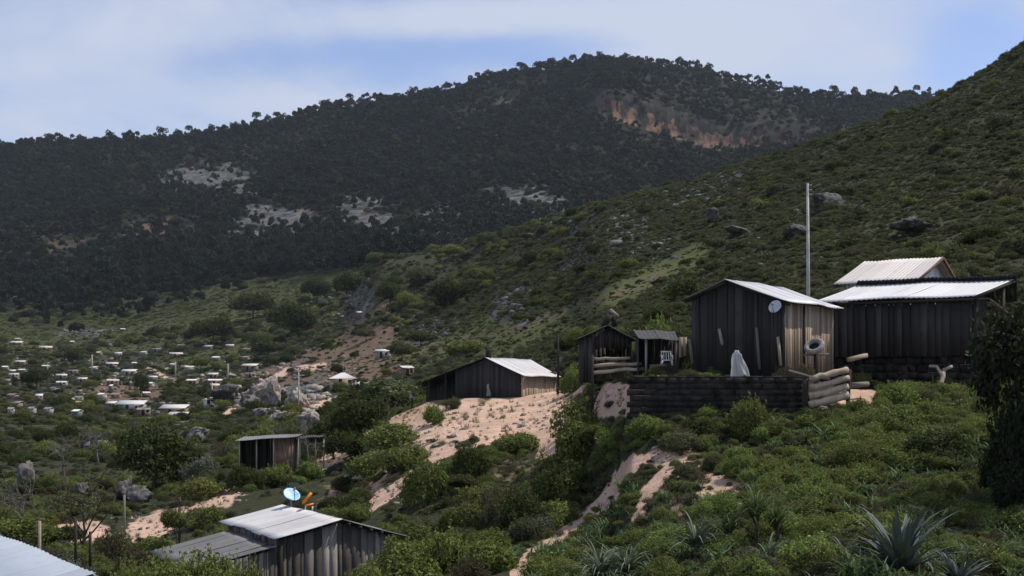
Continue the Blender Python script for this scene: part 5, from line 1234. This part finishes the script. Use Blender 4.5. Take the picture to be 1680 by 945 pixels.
def clump_tris(n, nl, size, seed, squash=(1, 1, 1), lower=-.3, chaos=.5, fill=.1, trunk=0.0):
    rng = np.random.default_rng(seed); mb = MB()
    p, nr, sh = lobed_points(n, nl, rng, squash, lower, fill)
    add_leaves(mb, p, nr, size, rng, np.clip(.5 * sh + .5 * rng.random(n), 0, 1), False, chaos)
    v = np.concatenate(mb.v); r = np.concatenate(mb.r)
    v[:, 2] += .4
    if trunk:
        v[:, 2] += trunk
        a = np.array([(-.035, 0, -.1), (.035, 0, -.1), (0, 0, trunk + .5), (0, -.035, -.1), (0, .035, -.1), (0, 0, trunk + .5)])
        v = np.concatenate([v, a]); r = np.concatenate([r, np.full(6, .9)])
    return v, r
def stuff(name, label, mat, pts, scales, protos, rng, zs=None, drift=0.0):
    """all the clumps as one mesh (triangles)"""
    V, R = [], []
    k = rng.integers(0, len(protos), len(pts)); a = rng.uniform(0, 6.283, len(pts)); br = rng.normal(0, .15, len(pts)) + drift * (fbm(pts[:, 0] / 170, pts[:, 1] / 220, 12, 4) - .45)
    for m in range(len(protos)):
        ii = np.nonzero(k == m)[0]
        if not len(ii): continue
        v, r = protos[m]; c, s = np.cos(a[ii])[:, None], np.sin(a[ii])[:, None]
        sc = scales[ii][:, None]; sz = sc if zs is None else zs[ii][:, None]
        X = (v[None, :, 0] * c - v[None, :, 1] * s) * sc + pts[ii, 0:1]; Y = (v[None, :, 0] * s + v[None, :, 1] * c) * sc + pts[ii, 1:2]; Z = v[None, :, 2] * sz + pts[ii, 2:3]
        V.append(np.stack([X, Y, Z], -1).reshape(-1, 3)); R.append(np.clip(r[None, :] + br[ii][:, None], 0, 1).ravel())
    V = np.concatenate(V); mb = MB(); mb.add(V, None, np.arange(len(V)).reshape(-1, 3), rnd=np.concatenate(R))
    return put(mb.build(name, mat), label, None, None, 'stuff')

def grown(name, label, pts, sc, kinds, rng, flat=(.75, 1.0), sink=.05, lift=.38):
    """uncountable growth: one object whose points carry copies of the bushes standing in the scene"""
    me = bpy.data.meshes.new(name); n_ = len(pts)
    zs = sc * rng.uniform(*flat, n_)
    P_ = pts.copy(); P_[:, 2] += zs * (lift - sink)
    me.vertices.add(n_); me.vertices.foreach_set('co', P_.astype(np.float32).ravel())
    a = me.attributes.new('isc', 'FLOAT_VECTOR', 'POINT'); a.data.foreach_set('vector', np.stack([sc, sc * rng.uniform(.8, 1.25, n_), zs], -1).astype(np.float32).ravel())
    a = me.attributes.new('irot', 'FLOAT_VECTOR', 'POINT'); a.data.foreach_set('vector', np.stack([rng.normal(0, .12, n_), rng.normal(0, .12, n_), rng.uniform(0, 6.283, n_)], -1).astype(np.float32).ravel())
    a = me.attributes.new('ik', 'INT', 'POINT'); a.data.foreach_set('value', rng.integers(0, len(kinds), n_).astype(np.int32))
    o = bpy.data.objects.new(name, me); COL.objects.link(o)
    ng = bpy.data.node_groups.new(name, 'GeometryNodeTree')
    ng.interface.new_socket('Geometry', in_out='INPUT', socket_type='NodeSocketGeometry'); ng.interface.new_socket('Geometry', in_out='OUTPUT', socket_type='NodeSocketGeometry')
    nn = ng.nodes; gi = nn.new('NodeGroupInput'); go = nn.new('NodeGroupOutput'); ip = nn.new('GeometryNodeInstanceOnPoints'); jn = nn.new('GeometryNodeJoinGeometry')
    for k in kinds:
        oi = nn.new('GeometryNodeObjectInfo'); oi.inputs['Object'].default_value = SRC[k]; oi.transform_space = 'ORIGINAL'
        g2 = nn.new('GeometryNodeGeometryToInstance'); ng.links.new(oi.outputs['Geometry'], g2.inputs[0]); ng.links.new(g2.outputs[0], jn.inputs[0])
    def na(nm, ty):
        x = nn.new('GeometryNodeInputNamedAttribute'); x.data_type = ty; x.inputs['Name'].default_value = nm; return x.outputs[0]
    ip.inputs['Pick Instance'].default_value = True
    ng.links.new(gi.outputs[0], ip.inputs['Points']); ng.links.new(jn.outputs[0], ip.inputs['Instance']); ng.links.new(na('ik', 'INT'), ip.inputs['Instance Index'])
    er = nn.new('FunctionNodeEulerToRotation'); ng.links.new(na('irot', 'FLOAT_VECTOR'), er.inputs[0]); ng.links.new(er.outputs[0], ip.inputs['Rotation'])
    ng.links.new(na('isc', 'FLOAT_VECTOR'), ip.inputs['Scale']); ng.links.new(ip.outputs[0], go.inputs[0])
    md = o.modifiers.new('growth', 'NODES'); md.node_group = ng
    return put(o, label, None, None, 'stuff')

# keep-clear zones round the buildings (plan)
clear = [(Cr[0] + .5, Cr[1] + 1, 5.2), (11.5, 51.8, 3.2), (16.0, 59.5, 4.6), (8.0, 51.2, 2.6), (5.2, 60.6, 2.6), (Ap[0], Ap[1] + 2, 6.5), (-7, 113, 4), (gh.x, gh.y, 3.0), (Hp[0] - 1.2, Hp[1] + 2.5, 4.2), (-9, 20, 6.5), (21, 77, 5)]
def is_clear(p, pad=0.0):
    ok = np.ones(len(p), bool)
    for x, y, r in clear: ok &= np.hypot(p[:, 0] - x, p[:, 1] - y) > r + pad
    return ok
OPEN = 1 - np.clip(M_dirt * 1.3, 0, 1)
# nothing tall grows just in front of the paths, the dirt yard, the strap leaved plants and the village houses
M_low = mx(line([(840, 975), (880, 935), (935, 897), (990, 857), (1025, 810), (1052, 780), (1125, 764)], 26, 30, 70), line([(1050, 880), (1072, 830), (1105, 790), (1135, 760)], 20, 30, 70), ell(835, 715, 150, 32, -8, 66, 112), ell(715, 722, 80, 26, 0, 70, 114),
           line([(525, 785), (580, 752), (660, 712)], 16, 70, 125), line([(598, 862), (650, 824), (705, 780), (740, 757)], 14, 55, 100), ell(215, 888, 150, 24, 0, 58, 110), ell(350, 835, 80, 18, -5, 70, 120), ell(1490, 950, 120, 50, 0, 22, 34), ell(1010, 945, 75, 40, 0, 28, 40), ell(1145, 950, 60, 36, 0, 28, 40), ell(1250, 935, 75, 40, 0, 28, 40),
           ell(1160, 835, 110, 40, -15, 30, 46) * .8)
M_house = np.zeros_like(GD)
for hx, hy, hw_ in HOUSE_SPOTS: M_house = np.maximum(M_house, ((np.abs(PXg - hx) < hw_ * .75 + 4) & (GY > hy - 8) & (GY < hy + 13) & (GD > 110)).astype(float))
TALL = OPEN * (1 - np.clip(1.15 * M_low, 0, 1)) * (1 - M_house)
GR = 1 - np.clip(1.4 * M_grass, 0, 1) * .96

rng = np.random.default_rng(21)
# --- trees and thickets round the village and over the spur
vd = smooth(1060, 950, GD) * smooth(125, 170, GD) * TALL * GR * (1 - .93 * M_soil) * (1 - .7 * M_rock) * smooth(1010, 880, PXg) * (.10 + .90 * smooth(.44, .60, fbm(GX / 34, GD / 38, 51, 3)))
p, px_, py_ = scatter(7200, vd * (300 / GD) ** .35, rng, 20)
sc = rng.lognormal(0, .38, len(p)) * (.75 + p[:, 1] / 480)
grown('thicket', 'dark trees and thickets growing through the valley and over the low spur', p[::3], sc[::3], ['dark0', 'dark1', 'dark2', 'round1', 'round2'], rng)
grown('brushwood', 'olive brush growing between the darker trees of the valley', np.concatenate([p[1::3], p[2::3]]), np.concatenate([sc[1::3], sc[2::3]]) * .78, ['olive0', 'scrub1', 'olive2', 'grey0', 'scrub0', 'grey1', 'round0', 'scrub2'], rng)
# --- scrub of the right hillside
hd = smooth(620, 520, GD) * smooth(62, 80, GD) * smooth(690, 900, PXg) * OPEN * GR * (1 - .6 * M_soil) * (1 - .45 * M_rock) * (.42 + .58 * smooth(.36, .62, fbm(GX / 11, GD / 14, 61, 3)))
p, _, _ = scatter(21000, hd * (90 / GD) ** .40, rng, 14)
p = p[is_clear(p)]
sc = rng.lognormal(0, .5, len(p)) * .46
grown('scrub', 'low olive green scrub covering the right hillside', p, sc, ['scrub0', 'scrub1', 'scrub2', 'scrub0', 'scrub1', 'scrub2', 'dark0', 'brown1'], rng, (.38, .8))
hg = smooth(620, 520, GD) * smooth(58, 66, GD) * smooth(640, 760, PXg) * OPEN * (1 - .5 * M_soil) * (1 - .6 * M_rock) * (1 - .85 * np.clip(M_grass * 1.3, 0, 1))
p, _, _ = scatter(40000, hg * (90 / GD) ** .55, rng, 14); p = p[is_clear(p, -.5)]
grown('hill_grass', 'rough olive grass covering the right hillside between the shrubs', p, rng.lognormal(0, .35, len(p)) * (.16 + p[:, 1] / 900), ['grassy0', 'grassy1', 'grassy2'], rng, (.5, .9))
mg = smooth(1300, 1150, GD) * smooth(120, 180, GD) * M_grass * (PXg < 1180)
p, _, _ = scatter(9000, mg * (500 / GD) ** .3, rng, 14)
grown('meadow_grass', 'long grass standing on the meadows and the bright grassy strip', p, rng.lognormal(0, .35, len(p)) * (.12 + p[:, 1] / 900), ['grassy0', 'yellow0', 'yellow1', 'yellow2'], rng, (.22, .42))
# --- rough growth on the middle slopes and the left hollow
md = smooth(150, 125, GD) * smooth(38, 48, GD) * TALL * (PXg < np.where(GD < 60, 955, 1075)) * (.06 + .94 * smooth(.45, .58, fbm(GX / 5, GD / 6.5, 71, 3))) * (1 - .7 * M_rock)
p, px_, _ = scatter(4000, md * (70 / GD) ** .8, rng, 40)
p = p[is_clear(p, .3)]; sc = rng.lognormal(0, .45, len(p)) * .46
grown('undergrowth', 'tangled green undergrowth on the middle slope and in the left hollow', p[0::3], sc[0::3], ['round0', 'yellow1', 'bright0', 'round2', 'bright1', 'yellow2'], rng, (.7, 1.2))
grown('weeds', 'olive and yellowish weeds mixed into the undergrowth of the middle slope', p[1::3], sc[1::3] * .85, ['olive0', 'yellow0', 'olive1', 'grey2', 'olive2', 'brown0'], rng, (.7, 1.2))
grown('brambles', 'dark brambles mixed into the undergrowth of the middle slope', p[2::3], sc[2::3] * 1.1, ['dark0', 'olive1', 'round2', 'dark2', 'brown2'], rng, (.7, 1.1))
# --- leafy ground cover of the right foreground
yard = (GX > 4.0) & (GX < 13) & (GD > 49.6) & (GD < 60)
cd = smooth(58, 53, GD) * smooth(22, 25, GD) * (PXg > 960) * TALL * ~yard * (.03 + .97 * smooth(.44, .53, fbm(GX / 1.4, GD / 1.9, 81, 3)))
p, _, _ = scatter(4900, cd, rng, 60)
p = p[is_clear(p, -1.9)]; sc = rng.lognormal(0, .42, len(p)) * .27
grown('ground_cover', 'thick low leafy plants carpeting the slope below the houses', p, sc, ['round0', 'bright0', 'round2', 'bright1', 'olive0', 'bright2', 'yellow0', 'yellow1', 'olive1', 'round1', 'yellow2'], rng, (.6, 1.1))
lowd = smooth(62, 56, GD) * smooth(22, 25, GD) * (PXg > 860) * (1 - np.clip(M_dirt, 0, 1)) * (.3 + .7 * smooth(.35, .6, fbm(GX / 1.1, GD / 1.4, 83, 3)))
p, _, _ = scatter(6600, lowd, rng, 60); p = p[is_clear(p, -2.4)]
grown('low_weeds', 'low brownish and olive weeds between the thicker plants of the foreground slope', p, rng.lognormal(0, .35, len(p)) * .17, ['olive0', 'brown0', 'olive1', 'brown2', 'brown1', 'yellow0', 'bright0'], rng, (.6, 1.0))
td = smooth(60, 54, GD) * smooth(22, 25, GD) * (PXg > 840) * OPEN * ~yard * (.15 + .85 * smooth(.42, .58, fbm(GX / 1.7, GD / 2.0, 87, 3)))
p, _, _ = scatter(1900, td, rng, 60); p = p[is_clear(p, -2.2)]
def blades(seed):
    r = np.random.default_rng(seed); n = 22; V, R = [], []
    for k in range(n):
        a = r.uniform(0, 6.28); e = r.uniform(.7, 1.45); L = r.uniform(.6, 1.1); w = r.uniform(.03, .055); x0, y0 = r.normal(0, .12, 2); q = []
        h = z = 0; el = e
        for i in range(4):
            ww = w * (1 - i / 3.2); q.append(((x0 + math.cos(a) * h - math.sin(a) * ww, y0 + math.sin(a) * h + math.cos(a) * ww, z), (x0 + math.cos(a) * h + math.sin(a) * ww, y0 + math.sin(a) * h - math.cos(a) * ww, z)))
            h += math.cos(el) * L / 3; z += math.sin(el) * L / 3; el -= r.uniform(.35, .8)
        for i in range(3): V += [q[i][0], q[i][1], q[i + 1][1], q[i][0], q[i + 1][1], q[i + 1][0]]
        R += [r.random()] * 18
    return np.array(V), np.array(R)
stuff('tall_grass', 'tufts of broad bladed green grass among the foreground plants', M['strap'], p, rng.lognormal(0, .3, len(p)) * .48, [blades(620 + k) for k in range(6)], rng)
# --- low growth between the trees of the hollow and the valley
ld = smooth(1050, 800, GD) * smooth(50, 60, GD) * OPEN * (PXg < 1000) * (1 - .75 * M_soil) * (1 - np.where(GD > 620, .88, .30) * np.clip(M_grass * 1.3, 0, 1)) * (.3 + .7 * smooth(.35, .6, fbm(GX / 3, GD / 4, 85, 3)))
p, _, _ = scatter(17500, ld * (80 / GD) ** .9, rng, 30); p = p[is_clear(p, -.4)]
grown('low_brush', 'low mixed brush covering the ground between the trees of the hollow and the valley', p, rng.lognormal(0, .4, len(p)) * (.16 + p[:, 1] / 750), ['olive0', 'grey0', 'scrub1', 'scrub0', 'brown1', 'grey1', 'dark0', 'scrub2'], rng, (.5, 1.0))
# --- dry grass on the bare ground
gd = smooth(130, 110, GD) * smooth(26, 30, GD) * (.12 + M_dirt * .10 + .5 * smooth(.4, .6, fbm(GX / 4, GD / 5, 91, 3)))
p, _, _ = scatter(5200, gd * (60 / GD) ** .6, rng, 30); p = p[is_clear(p, -.6)]
def tuft(seed):
    r = np.random.default_rng(seed); n = 26
    a = r.uniform(0, 6.28, n); L = r.uniform(.5, 1, n); o = r.normal(0, .22, (n, 2)); w = .035
    tip = np.stack([o[:, 0] + np.cos(a) * L * .6, o[:, 1] + np.sin(a) * L * .6, L], -1)
    b0 = np.stack([o[:, 0] - np.sin(a) * w, o[:, 1] + np.cos(a) * w, np.zeros(n) - .05], -1); b1 = np.stack([o[:, 0] + np.sin(a) * w, o[:, 1] - np.cos(a) * w, np.zeros(n) - .05], -1)
    return np.stack([b0, b1, tip], 1).reshape(-1, 3), np.repeat(r.random(n), 3)
stuff('dry_grass', 'tufts of dry grass on the bare ground and along the paths', M['leaf_olive'], p, rng.lognormal(0, .3, len(p)) * .24, [tuft(520 + k) for k in range(6)], rng)
# hedge line of the village
rng = np.random.default_rng(77); pts = []
for t in np.linspace(0, 1, 16):
    px, py = 226 + 56 * t, 599 + 18 * t ** 1.5; d = hit(px, py, 250); pts.append(np.array(G(px, d)))
o = stuff('hedge', 'dark clipped hedge running down the green field of the village', M['leaf_dark'], np.array(pts), np.full(16, 1.5), [clump_tris(150, 7, .25, 640 + k, (1, 1, .9), -.4) for k in range(3)], rng); o['kind'] = 'thing'; o['category'] = 'hedge'

# --- individual shrubs of the right hillside: the largest in view
SH = {k: crown_mesh('shrub', [M['scrub'], M['leaf_mid'], M['leaf_dark'], M['scrub']][k % 4], 1500, 11, .085, 540 + k, (1, 1, .85)) for k in range(8)}
p, px_, py_ = scatter(400, hd * (110 / GD) ** .2, np.random.default_rng(5), 6)
p = p[is_clear(p, .5) & (np.abs(p[:, 0] / p[:, 1]) < .37)][:285]
for k, q in enumerate(p):
    s = random.lognormvariate(0, .3) * (.75 + q[1] / 420); kk = k % 8
    place(SH[kk], 'shrub', ['olive shrub among the scrub of the right hillside', 'mid green shrub among the scrub of the right hillside', 'dark green shrub among the scrub of the right hillside', 'dry olive shrub among the scrub of the right hillside'][kk % 4], 'shrub', (q[0], q[1], q[2] + .3 * s), random.uniform(0, 6), (s, s, s * random.uniform(.8, 1.1)), 'shrubs on the right hillside')
# --- pines of the ridge, seen one by one against the sky
RP = []
for k in range(6):
    r_ = np.random.default_rng(560 + k); mb = MB(); tall = k % 3
    pts, nr, sh = lobed_points(260 if tall else 420, 5 + k % 3, r_, (.27 if tall == 2 else .36, .27 if tall == 2 else .36, (.34 if tall == 1 else .30) if tall else .40), -.5, .2, (.26, .5))
    pts[:, 2] += .78 if tall else .56
    add_leaves(mb, pts, nr, .068, r_, np.clip(.5 * sh + .5 * r_.random(len(pts)), 0, 1), True, .6, 1.4)
    RP.append((mb.mesh('crown', M['pine']), trunk_mesh('trunk', M['bark'], 570 + k, 1.0, .022, 3, .22, .6, .06, 0, (.7, .9))))
def crest_point(px, off):
    j, t = colrow(px); i = int(np.searchsorted(S, 23.0))
    jj = int(round(j + t)); a = slice(np.searchsorted(S, 24.2), np.searchsorted(S, 25.7))
    k = np.argmin(GY[a, jj]) + a.start
    d = float(GD[k, jj]) + off
    return G(px, d)
def ridge_pine(px, H, kind, off=0, label=None, sc=1.0):
    g = crest_point(px, off); root = thing('ridge_pine', label or ['round crowned dark pine in the row along the mountain crest', 'umbrella pine with a bare stem in the row along the mountain crest', 'slim high crowned pine in the row along the mountain crest'][kind % 3], 'pine tree', (g.x, g.y, g.z - .4), 'pines along the mountain crest')
    root.rotation_euler = (0, 0, random.uniform(0, 6)); root.scale = (H * sc, H * sc, H)
    for nm, me in (('crown', RP[kind][0]), ('trunk', RP[kind][1])):
        o = bpy.data.objects.new(nm, me); COL.objects.link(o); o.parent = root
        if nm == 'crown': SRC.setdefault('pine%d' % kind, o)
random.seed(3)
px = -14.0
while px < 1556:
    tall = 380 < px < 620 and random.random() < .3 or random.random() < .10
    ridge_pine(px, random.uniform(13, 19) if not tall else random.uniform(19, 25), random.choice([0, 3, 5, 4, 5, 3, 2, 2]) if not tall else random.choice([1, 2, 4, 5]), random.uniform(-12, 10), None, random.uniform(.75, 1.1))
    dens = (5.0 if (880 < px < 1300 or px < 260) else 7.5) * (.5 + 1.6 * float(fbm(np.array([px / 26.]), np.array([3.3]), 8, 2)[0]) ** 1.5 * 1.6)
    if 1420 < px < 1480: dens = 11
    px += random.expovariate(1 / dens) * .7 + dens * .3
for px, H, lb in ((292, 20, 'lone umbrella pine standing clear above the left part of the crest'), (455, 25, 'tallest slim pine on the crest left of the middle'), (486, 20, 'slim pine right of the tallest one on the crest'), (852, 23, 'large umbrella pine standing alone on the crest left of the summit'), (878, 19, 'smaller umbrella pine between the lone large one and the summit'), (1022, 19, 'broad pine just right of the summit with sky showing through')):
    ridge_pine(px, H, 1 if H > 20 else 4, -2, lb, 1.0)
# --- forest of the mountain (a far wood that reads as one mass)
rng = np.random.default_rng(21)
fd = smooth(1090, 1250, GD) * (1 - np.clip(1.25 * M_grass * (GD < 1700), 0, 1)) * (1 - .93 * M_rock) * (1 - M_cliff) * (.40 + .60 * smooth(.32, .54, fbm(GX / 120, GD / 150, 31, 4)))
above = ell(1215, 165, 200, 40, 12, 2004, 2330, .3, .5)
fd = fd * (1 - .60 * above) * (GD < 2420) * (1 - .75 * M_soil) * (1 - .85 * smooth(24.86, 24.97, SL)) * (1 - .68 * smooth(22.5, 22.75, SL) * (SL < 24.1) * smooth(960, 985, PXg) * smooth(1345, 1310, PXg))
p, _, _ = scatter(41000, fd, rng, 14)
k0 = rng.random(len(p)) < .72
sc = rng.lognormal(0, .30, len(p)) * 10.5
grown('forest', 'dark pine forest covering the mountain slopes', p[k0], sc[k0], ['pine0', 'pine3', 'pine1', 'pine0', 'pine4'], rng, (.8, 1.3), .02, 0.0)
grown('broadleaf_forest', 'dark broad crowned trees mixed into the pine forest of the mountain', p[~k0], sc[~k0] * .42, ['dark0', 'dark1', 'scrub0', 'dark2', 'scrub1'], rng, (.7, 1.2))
# --- pine plantation strip at the mountain foot
pd_ = ell(410, 422, 235, 34, 0, 900, 1420, .3, .6) + .35 * ell(140, 460, 170, 60, 0, 900, 1400)
p, _, _ = scatter(2000, pd_, rng, 30)
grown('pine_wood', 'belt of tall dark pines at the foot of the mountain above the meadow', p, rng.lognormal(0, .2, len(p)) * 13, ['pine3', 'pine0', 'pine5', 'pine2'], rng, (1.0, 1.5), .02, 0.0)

# ================================================================== strap leaved plants of the foreground
def strap_plant(name, label, px, d, L, n, w, mat, droop, seed, up=(.35, 1.35), cat='plant', stem=0.0, base_py=None, keel=.25, spiral=0):
    rng = np.random.default_rng(seed); g = G(px, d)
    root = thing(name, label, cat, g); 
    if stem:
        mb = MB(); mb.tube([(0, 0, -.1), (.02, 0, stem * .6), (0, 0, stem)], [.05, .045, .035], 8); mb.build('stem', M['bark'], root)
    mb = MB()
    for k in range(n):
        a = k * 2.399 + rng.normal(0, .2); e = rng.uniform(*up); l = L * rng.uniform(.7, 1.1); dr = droop * rng.uniform(.5, 1.4); tw = rng.normal(0, .25)
        m = 9; t = np.linspace(0, 1, m)
        el = e - dr * t ** 1.6
        ds = l / (m - 1); r = np.concatenate([[0], np.cumsum(np.cos(el[:-1]) * ds)]); z = np.concatenate([[0], np.cumsum(np.sin(el[:-1]) * ds)])
        az = a + tw * t
        c = np.stack([np.cos(az) * (r + .03), np.sin(az) * (r + .03), z + stem * rng.uniform(.6, 1) if stem else z], -1)
        side = np.stack([-np.sin(az), np.cos(az), np.zeros(m)], -1)
        wd = w * (.55 + .45 * np.sin(np.clip(t * 1.35 + .25, 0, 1) * math.pi)) * np.clip((1 - t) * 3.2, 0.04, 1)
        upv = np.stack([-np.cos(az) * np.sin(el), -np.sin(az) * np.sin(el), np.cos(el)], -1)
        Lf = c + side * wd[:, None] / 2 + upv * (wd * keel)[:, None]; Rt = c - side * wd[:, None] / 2 + upv * (wd * keel)[:, None]
        v = np.stack([Lf, c, Rt], 1).reshape(-1, 3)
        q = [(3 * i + j, 3 * i + j + 1, 3 * i + j + 4, 3 * i + j + 3) for i in range(m - 1) for j in (0, 1)]
        mb.add(v, q, rnd=np.clip(rng.random() * .7 + .3 * np.repeat(t, 3), 0, 1))
    mb.build('leaves', M[mat], root, True)
    return root
strap_plant('agave', 'large blue grey agave with long upright leaves near the bottom right corner', 1480, 28.0, 1.75, 46, .165, 'agave', .95, 1, (.5, 1.52))
strap_plant('agave', 'smaller blue grey agave at the bottom edge right of the large one', 1572, 27.0, .95, 36, .10, 'agave', .8, 2, (.2, 1.35))
strap_plant('strap_leaf_plant', 'grey green plant with many drooping strap leaves at the bottom edge right of the path', 985, 33.0, 1.15, 80, .06, 'yucca', 2.0, 3, (.3, 1.4), 'plant', .45)
strap_plant('strap_leaf_plant', 'second grey green strap leaved plant right beside the first', 1030, 32.6, .95, 56, .055, 'yucca', 2.0, 4, (.3, 1.4), 'plant', .35)
strap_plant('strap_leaf_plant', 'lighter strap leaved plant in the middle of the bottom edge', 1142, 32.2, 1.05, 56, .06, 'yucca', 1.8, 5, (.3, 1.4), 'plant', .40)
strap_plant('reedy_plant', 'tall green reedy plant with arching leaves left of the large agave', 1240, 32.5, 1.15, 70, .055, 'strap', 1.7, 6, (.5, 1.45), 'plant', .95)
strap_plant('reedy_plant', 'second green reedy plant just right of the tall one', 1274, 32.0, 1.05, 56, .05, 'strap', 1.8, 7, (.5, 1.45), 'plant', .7)
strap_plant('reedy_plant', 'short green reedy plant between the tall one and the lighter strap plant', 1195, 32.6, .85, 44, .05, 'strap', 1.6, 8, (.5, 1.45), 'plant', .45)
strap_plant('strap_leaf_plant', 'short strap leaved plant at the bottom edge under the reedy pair', 1262, 30.0, .8, 40, .06, 'yucca', 1.8, 10, (.3, 1.4), 'plant', .15)
strap_plant('strap_leaf_plant', 'strap leaved plant at the bottom edge left of the large agave', 1385, 29.2, .7, 34, .07, 'yucca', 1.5, 11, (.3, 1.4), 'plant', .1)
strap_plant('reedy_plant', 'spiky grey plant at the left edge below the leaning dead tree', 92, 62, 1.3, 30, .09, 'yucca', 1.2, 9, (.3, 1.4), 'plant', .2)

# ================================================================== air
bpy.ops.mesh.primitive_cube_add(size=1)
hz = bpy.context.object; hz.name = 'haze'; hz.data.name = 'haze'
zlo = float(GZ.min()) - 1.0; zhi = float(GZ.max()) + 30
hz.location = (0, 2090, (zlo + zhi) / 2); hz.scale = (9000, 4360, zhi - zlo)
m, nt = newmat('thin_haze'); n = N(nt)
vol = n.node('ShaderNodeVolumePrincipled'); vol.inputs['Color'].default_value = (.68, .78, .93, 1); vol.inputs['Density'].default_value = HAZE = 0.000030; vol.inputs['Anisotropy'].default_value = .2
nt.links.new(vol.outputs[0], n.node('ShaderNodeOutputMaterial').inputs['Volume'])
hz.data.materials.append(m); put(hz, 'thin blue haze over the valley', None, None, 'stuff')

# ================================================================== sky, sun, camera
SUN = Vector((.9, .43, 0)).normalized() * math.cos(math.radians(56)) + Vector((0, 0, math.sin(math.radians(56))))
w = bpy.data.worlds.new('World'); scene.world = w; w.use_nodes = True
nt = w.node_tree; nt.nodes.clear(); n = N(nt)
sky = n.node('ShaderNodeTexSky', sky_type='NISHITA'); sky.sun_disc = False
sky.sun_elevation = math.radians(56); sky.sun_rotation = math.atan2(SUN.x, SUN.y); sky.altitude = 1500; sky.air_density = 1.0; sky.dust_density = .6; sky.ozone_density = 1.6
tc = n.node('ShaderNodeTexCoord'); sp = n.node('ShaderNodeSeparateXYZ'); nt.links.new(tc.outputs['Generated'], sp.inputs[0])
X, Y, Z = sp.outputs
zc = n.math('ADD', n.math('MAXIMUM', Z, 0.0), .10)
cv = n.node('ShaderNodeCombineXYZ'); n.set(cv.inputs[0], n.math('DIVIDE', X, zc)); n.set(cv.inputs[1], n.math('DIVIDE', Y, zc))
u_ = n.math('DIVIDE', X, n.math('MAXIMUM', Y, .05)); v_ = n.math('DIVIDE', Z, n.math('MAXIMUM', Y, .05))
n1 = n.noise(1.5, 8, .6, n.scaled(cv.outputs[0], (1.0, .62, 1)), .4)
n2 = n.noise(.55, 4, .5, n.scaled(cv.outputs[0], (1.1, .9, 1)), .3)
dens = n.math('ADD', n.math('MULTIPLY', n1, 1.15), n.math('MULTIPLY_ADD', n2, 1.05, -.42))
def blob(px, py, rx, ry, amp):
    a = n.math('DIVIDE', n.math('SUBTRACT', u_, (px - 840) / F), rx / F); b = n.math('DIVIDE', n.math('SUBTRACT', v_, (HOR - py) / F), ry / F)
    r = n.math('SQRT', n.math('ADD', n.math('MULTIPLY', a, a), n.math('MULTIPLY', b, b)))
    return n.math('MULTIPLY', n.ramp(r, 1.25, .25), amp)
for args in ((1240, 60, 330, 120, .34), (130, 150, 420, 110, .17), (560, 150, 240, 60, .18), (330, 30, 420, 60, .10), (760, 30, 260, 40, .20), (600, 110, 400, 60, -.26), (900, 80, 240, 44, -.22), (1600, 90, 130, 120, -.26), (780, 110, 90, 26, .12)):
    dens = n.math('ADD', dens, blob(*args))
cf = n.ramp(dens, .40, 1.02, .03, .98)
hs = n.node('ShaderNodeHueSaturation', ins={'Hue': .512, 'Saturation': .97, 'Value': 1.38}); nt.links.new(sky.outputs[0], hs.inputs['Color'])
colr = n.mix(cf, hs.outputs[0], (5.7, 6.3, 7.75))
bg = n.node('ShaderNodeBackground'); n.set(bg.inputs[0], colr); bg.inputs[1].default_value = .105
nt.links.new(bg.outputs[0], n.node('ShaderNodeOutputWorld').inputs[0])
sl = bpy.data.lights.new('sun', 'SUN'); sl.energy = 4.6; sl.angle = math.radians(.55); sl.color = (1, .935, .82)
so = bpy.data.objects.new('sun', sl); COL.objects.link(so); so.rotation_euler = (-SUN).to_track_quat('-Z', 'Y').to_euler()
cam = bpy.data.cameras.new('camera'); cam.angle = math.radians(40); cam.sensor_fit = 'HORIZONTAL'; cam.shift_y = (HOR - 472.5) / 1680; cam.clip_start = .3; cam.clip_end = 20000
co = bpy.data.objects.new('camera', cam); COL.objects.link(co); co.rotation_euler = (math.pi / 2, 0, 0); scene.camera = co
scene.view_settings.view_transform = 'Standard'; scene.view_settings.look = 'None'; scene.view_settings.exposure = 0; scene.view_settings.gamma = 1
scene.render.engine = 'CYCLES'
cy = scene.cycles; cy.max_bounces = 5; cy.diffuse_bounces = 2; cy.glossy_bounces = 2; cy.transmission_bounces = 2; cy.transparent_max_bounces = 4; cy.volume_bounces = 0
cy.use_denoising = True; cy.use_adaptive_sampling = True; cy.caustics_reflective = False; cy.caustics_refractive = False
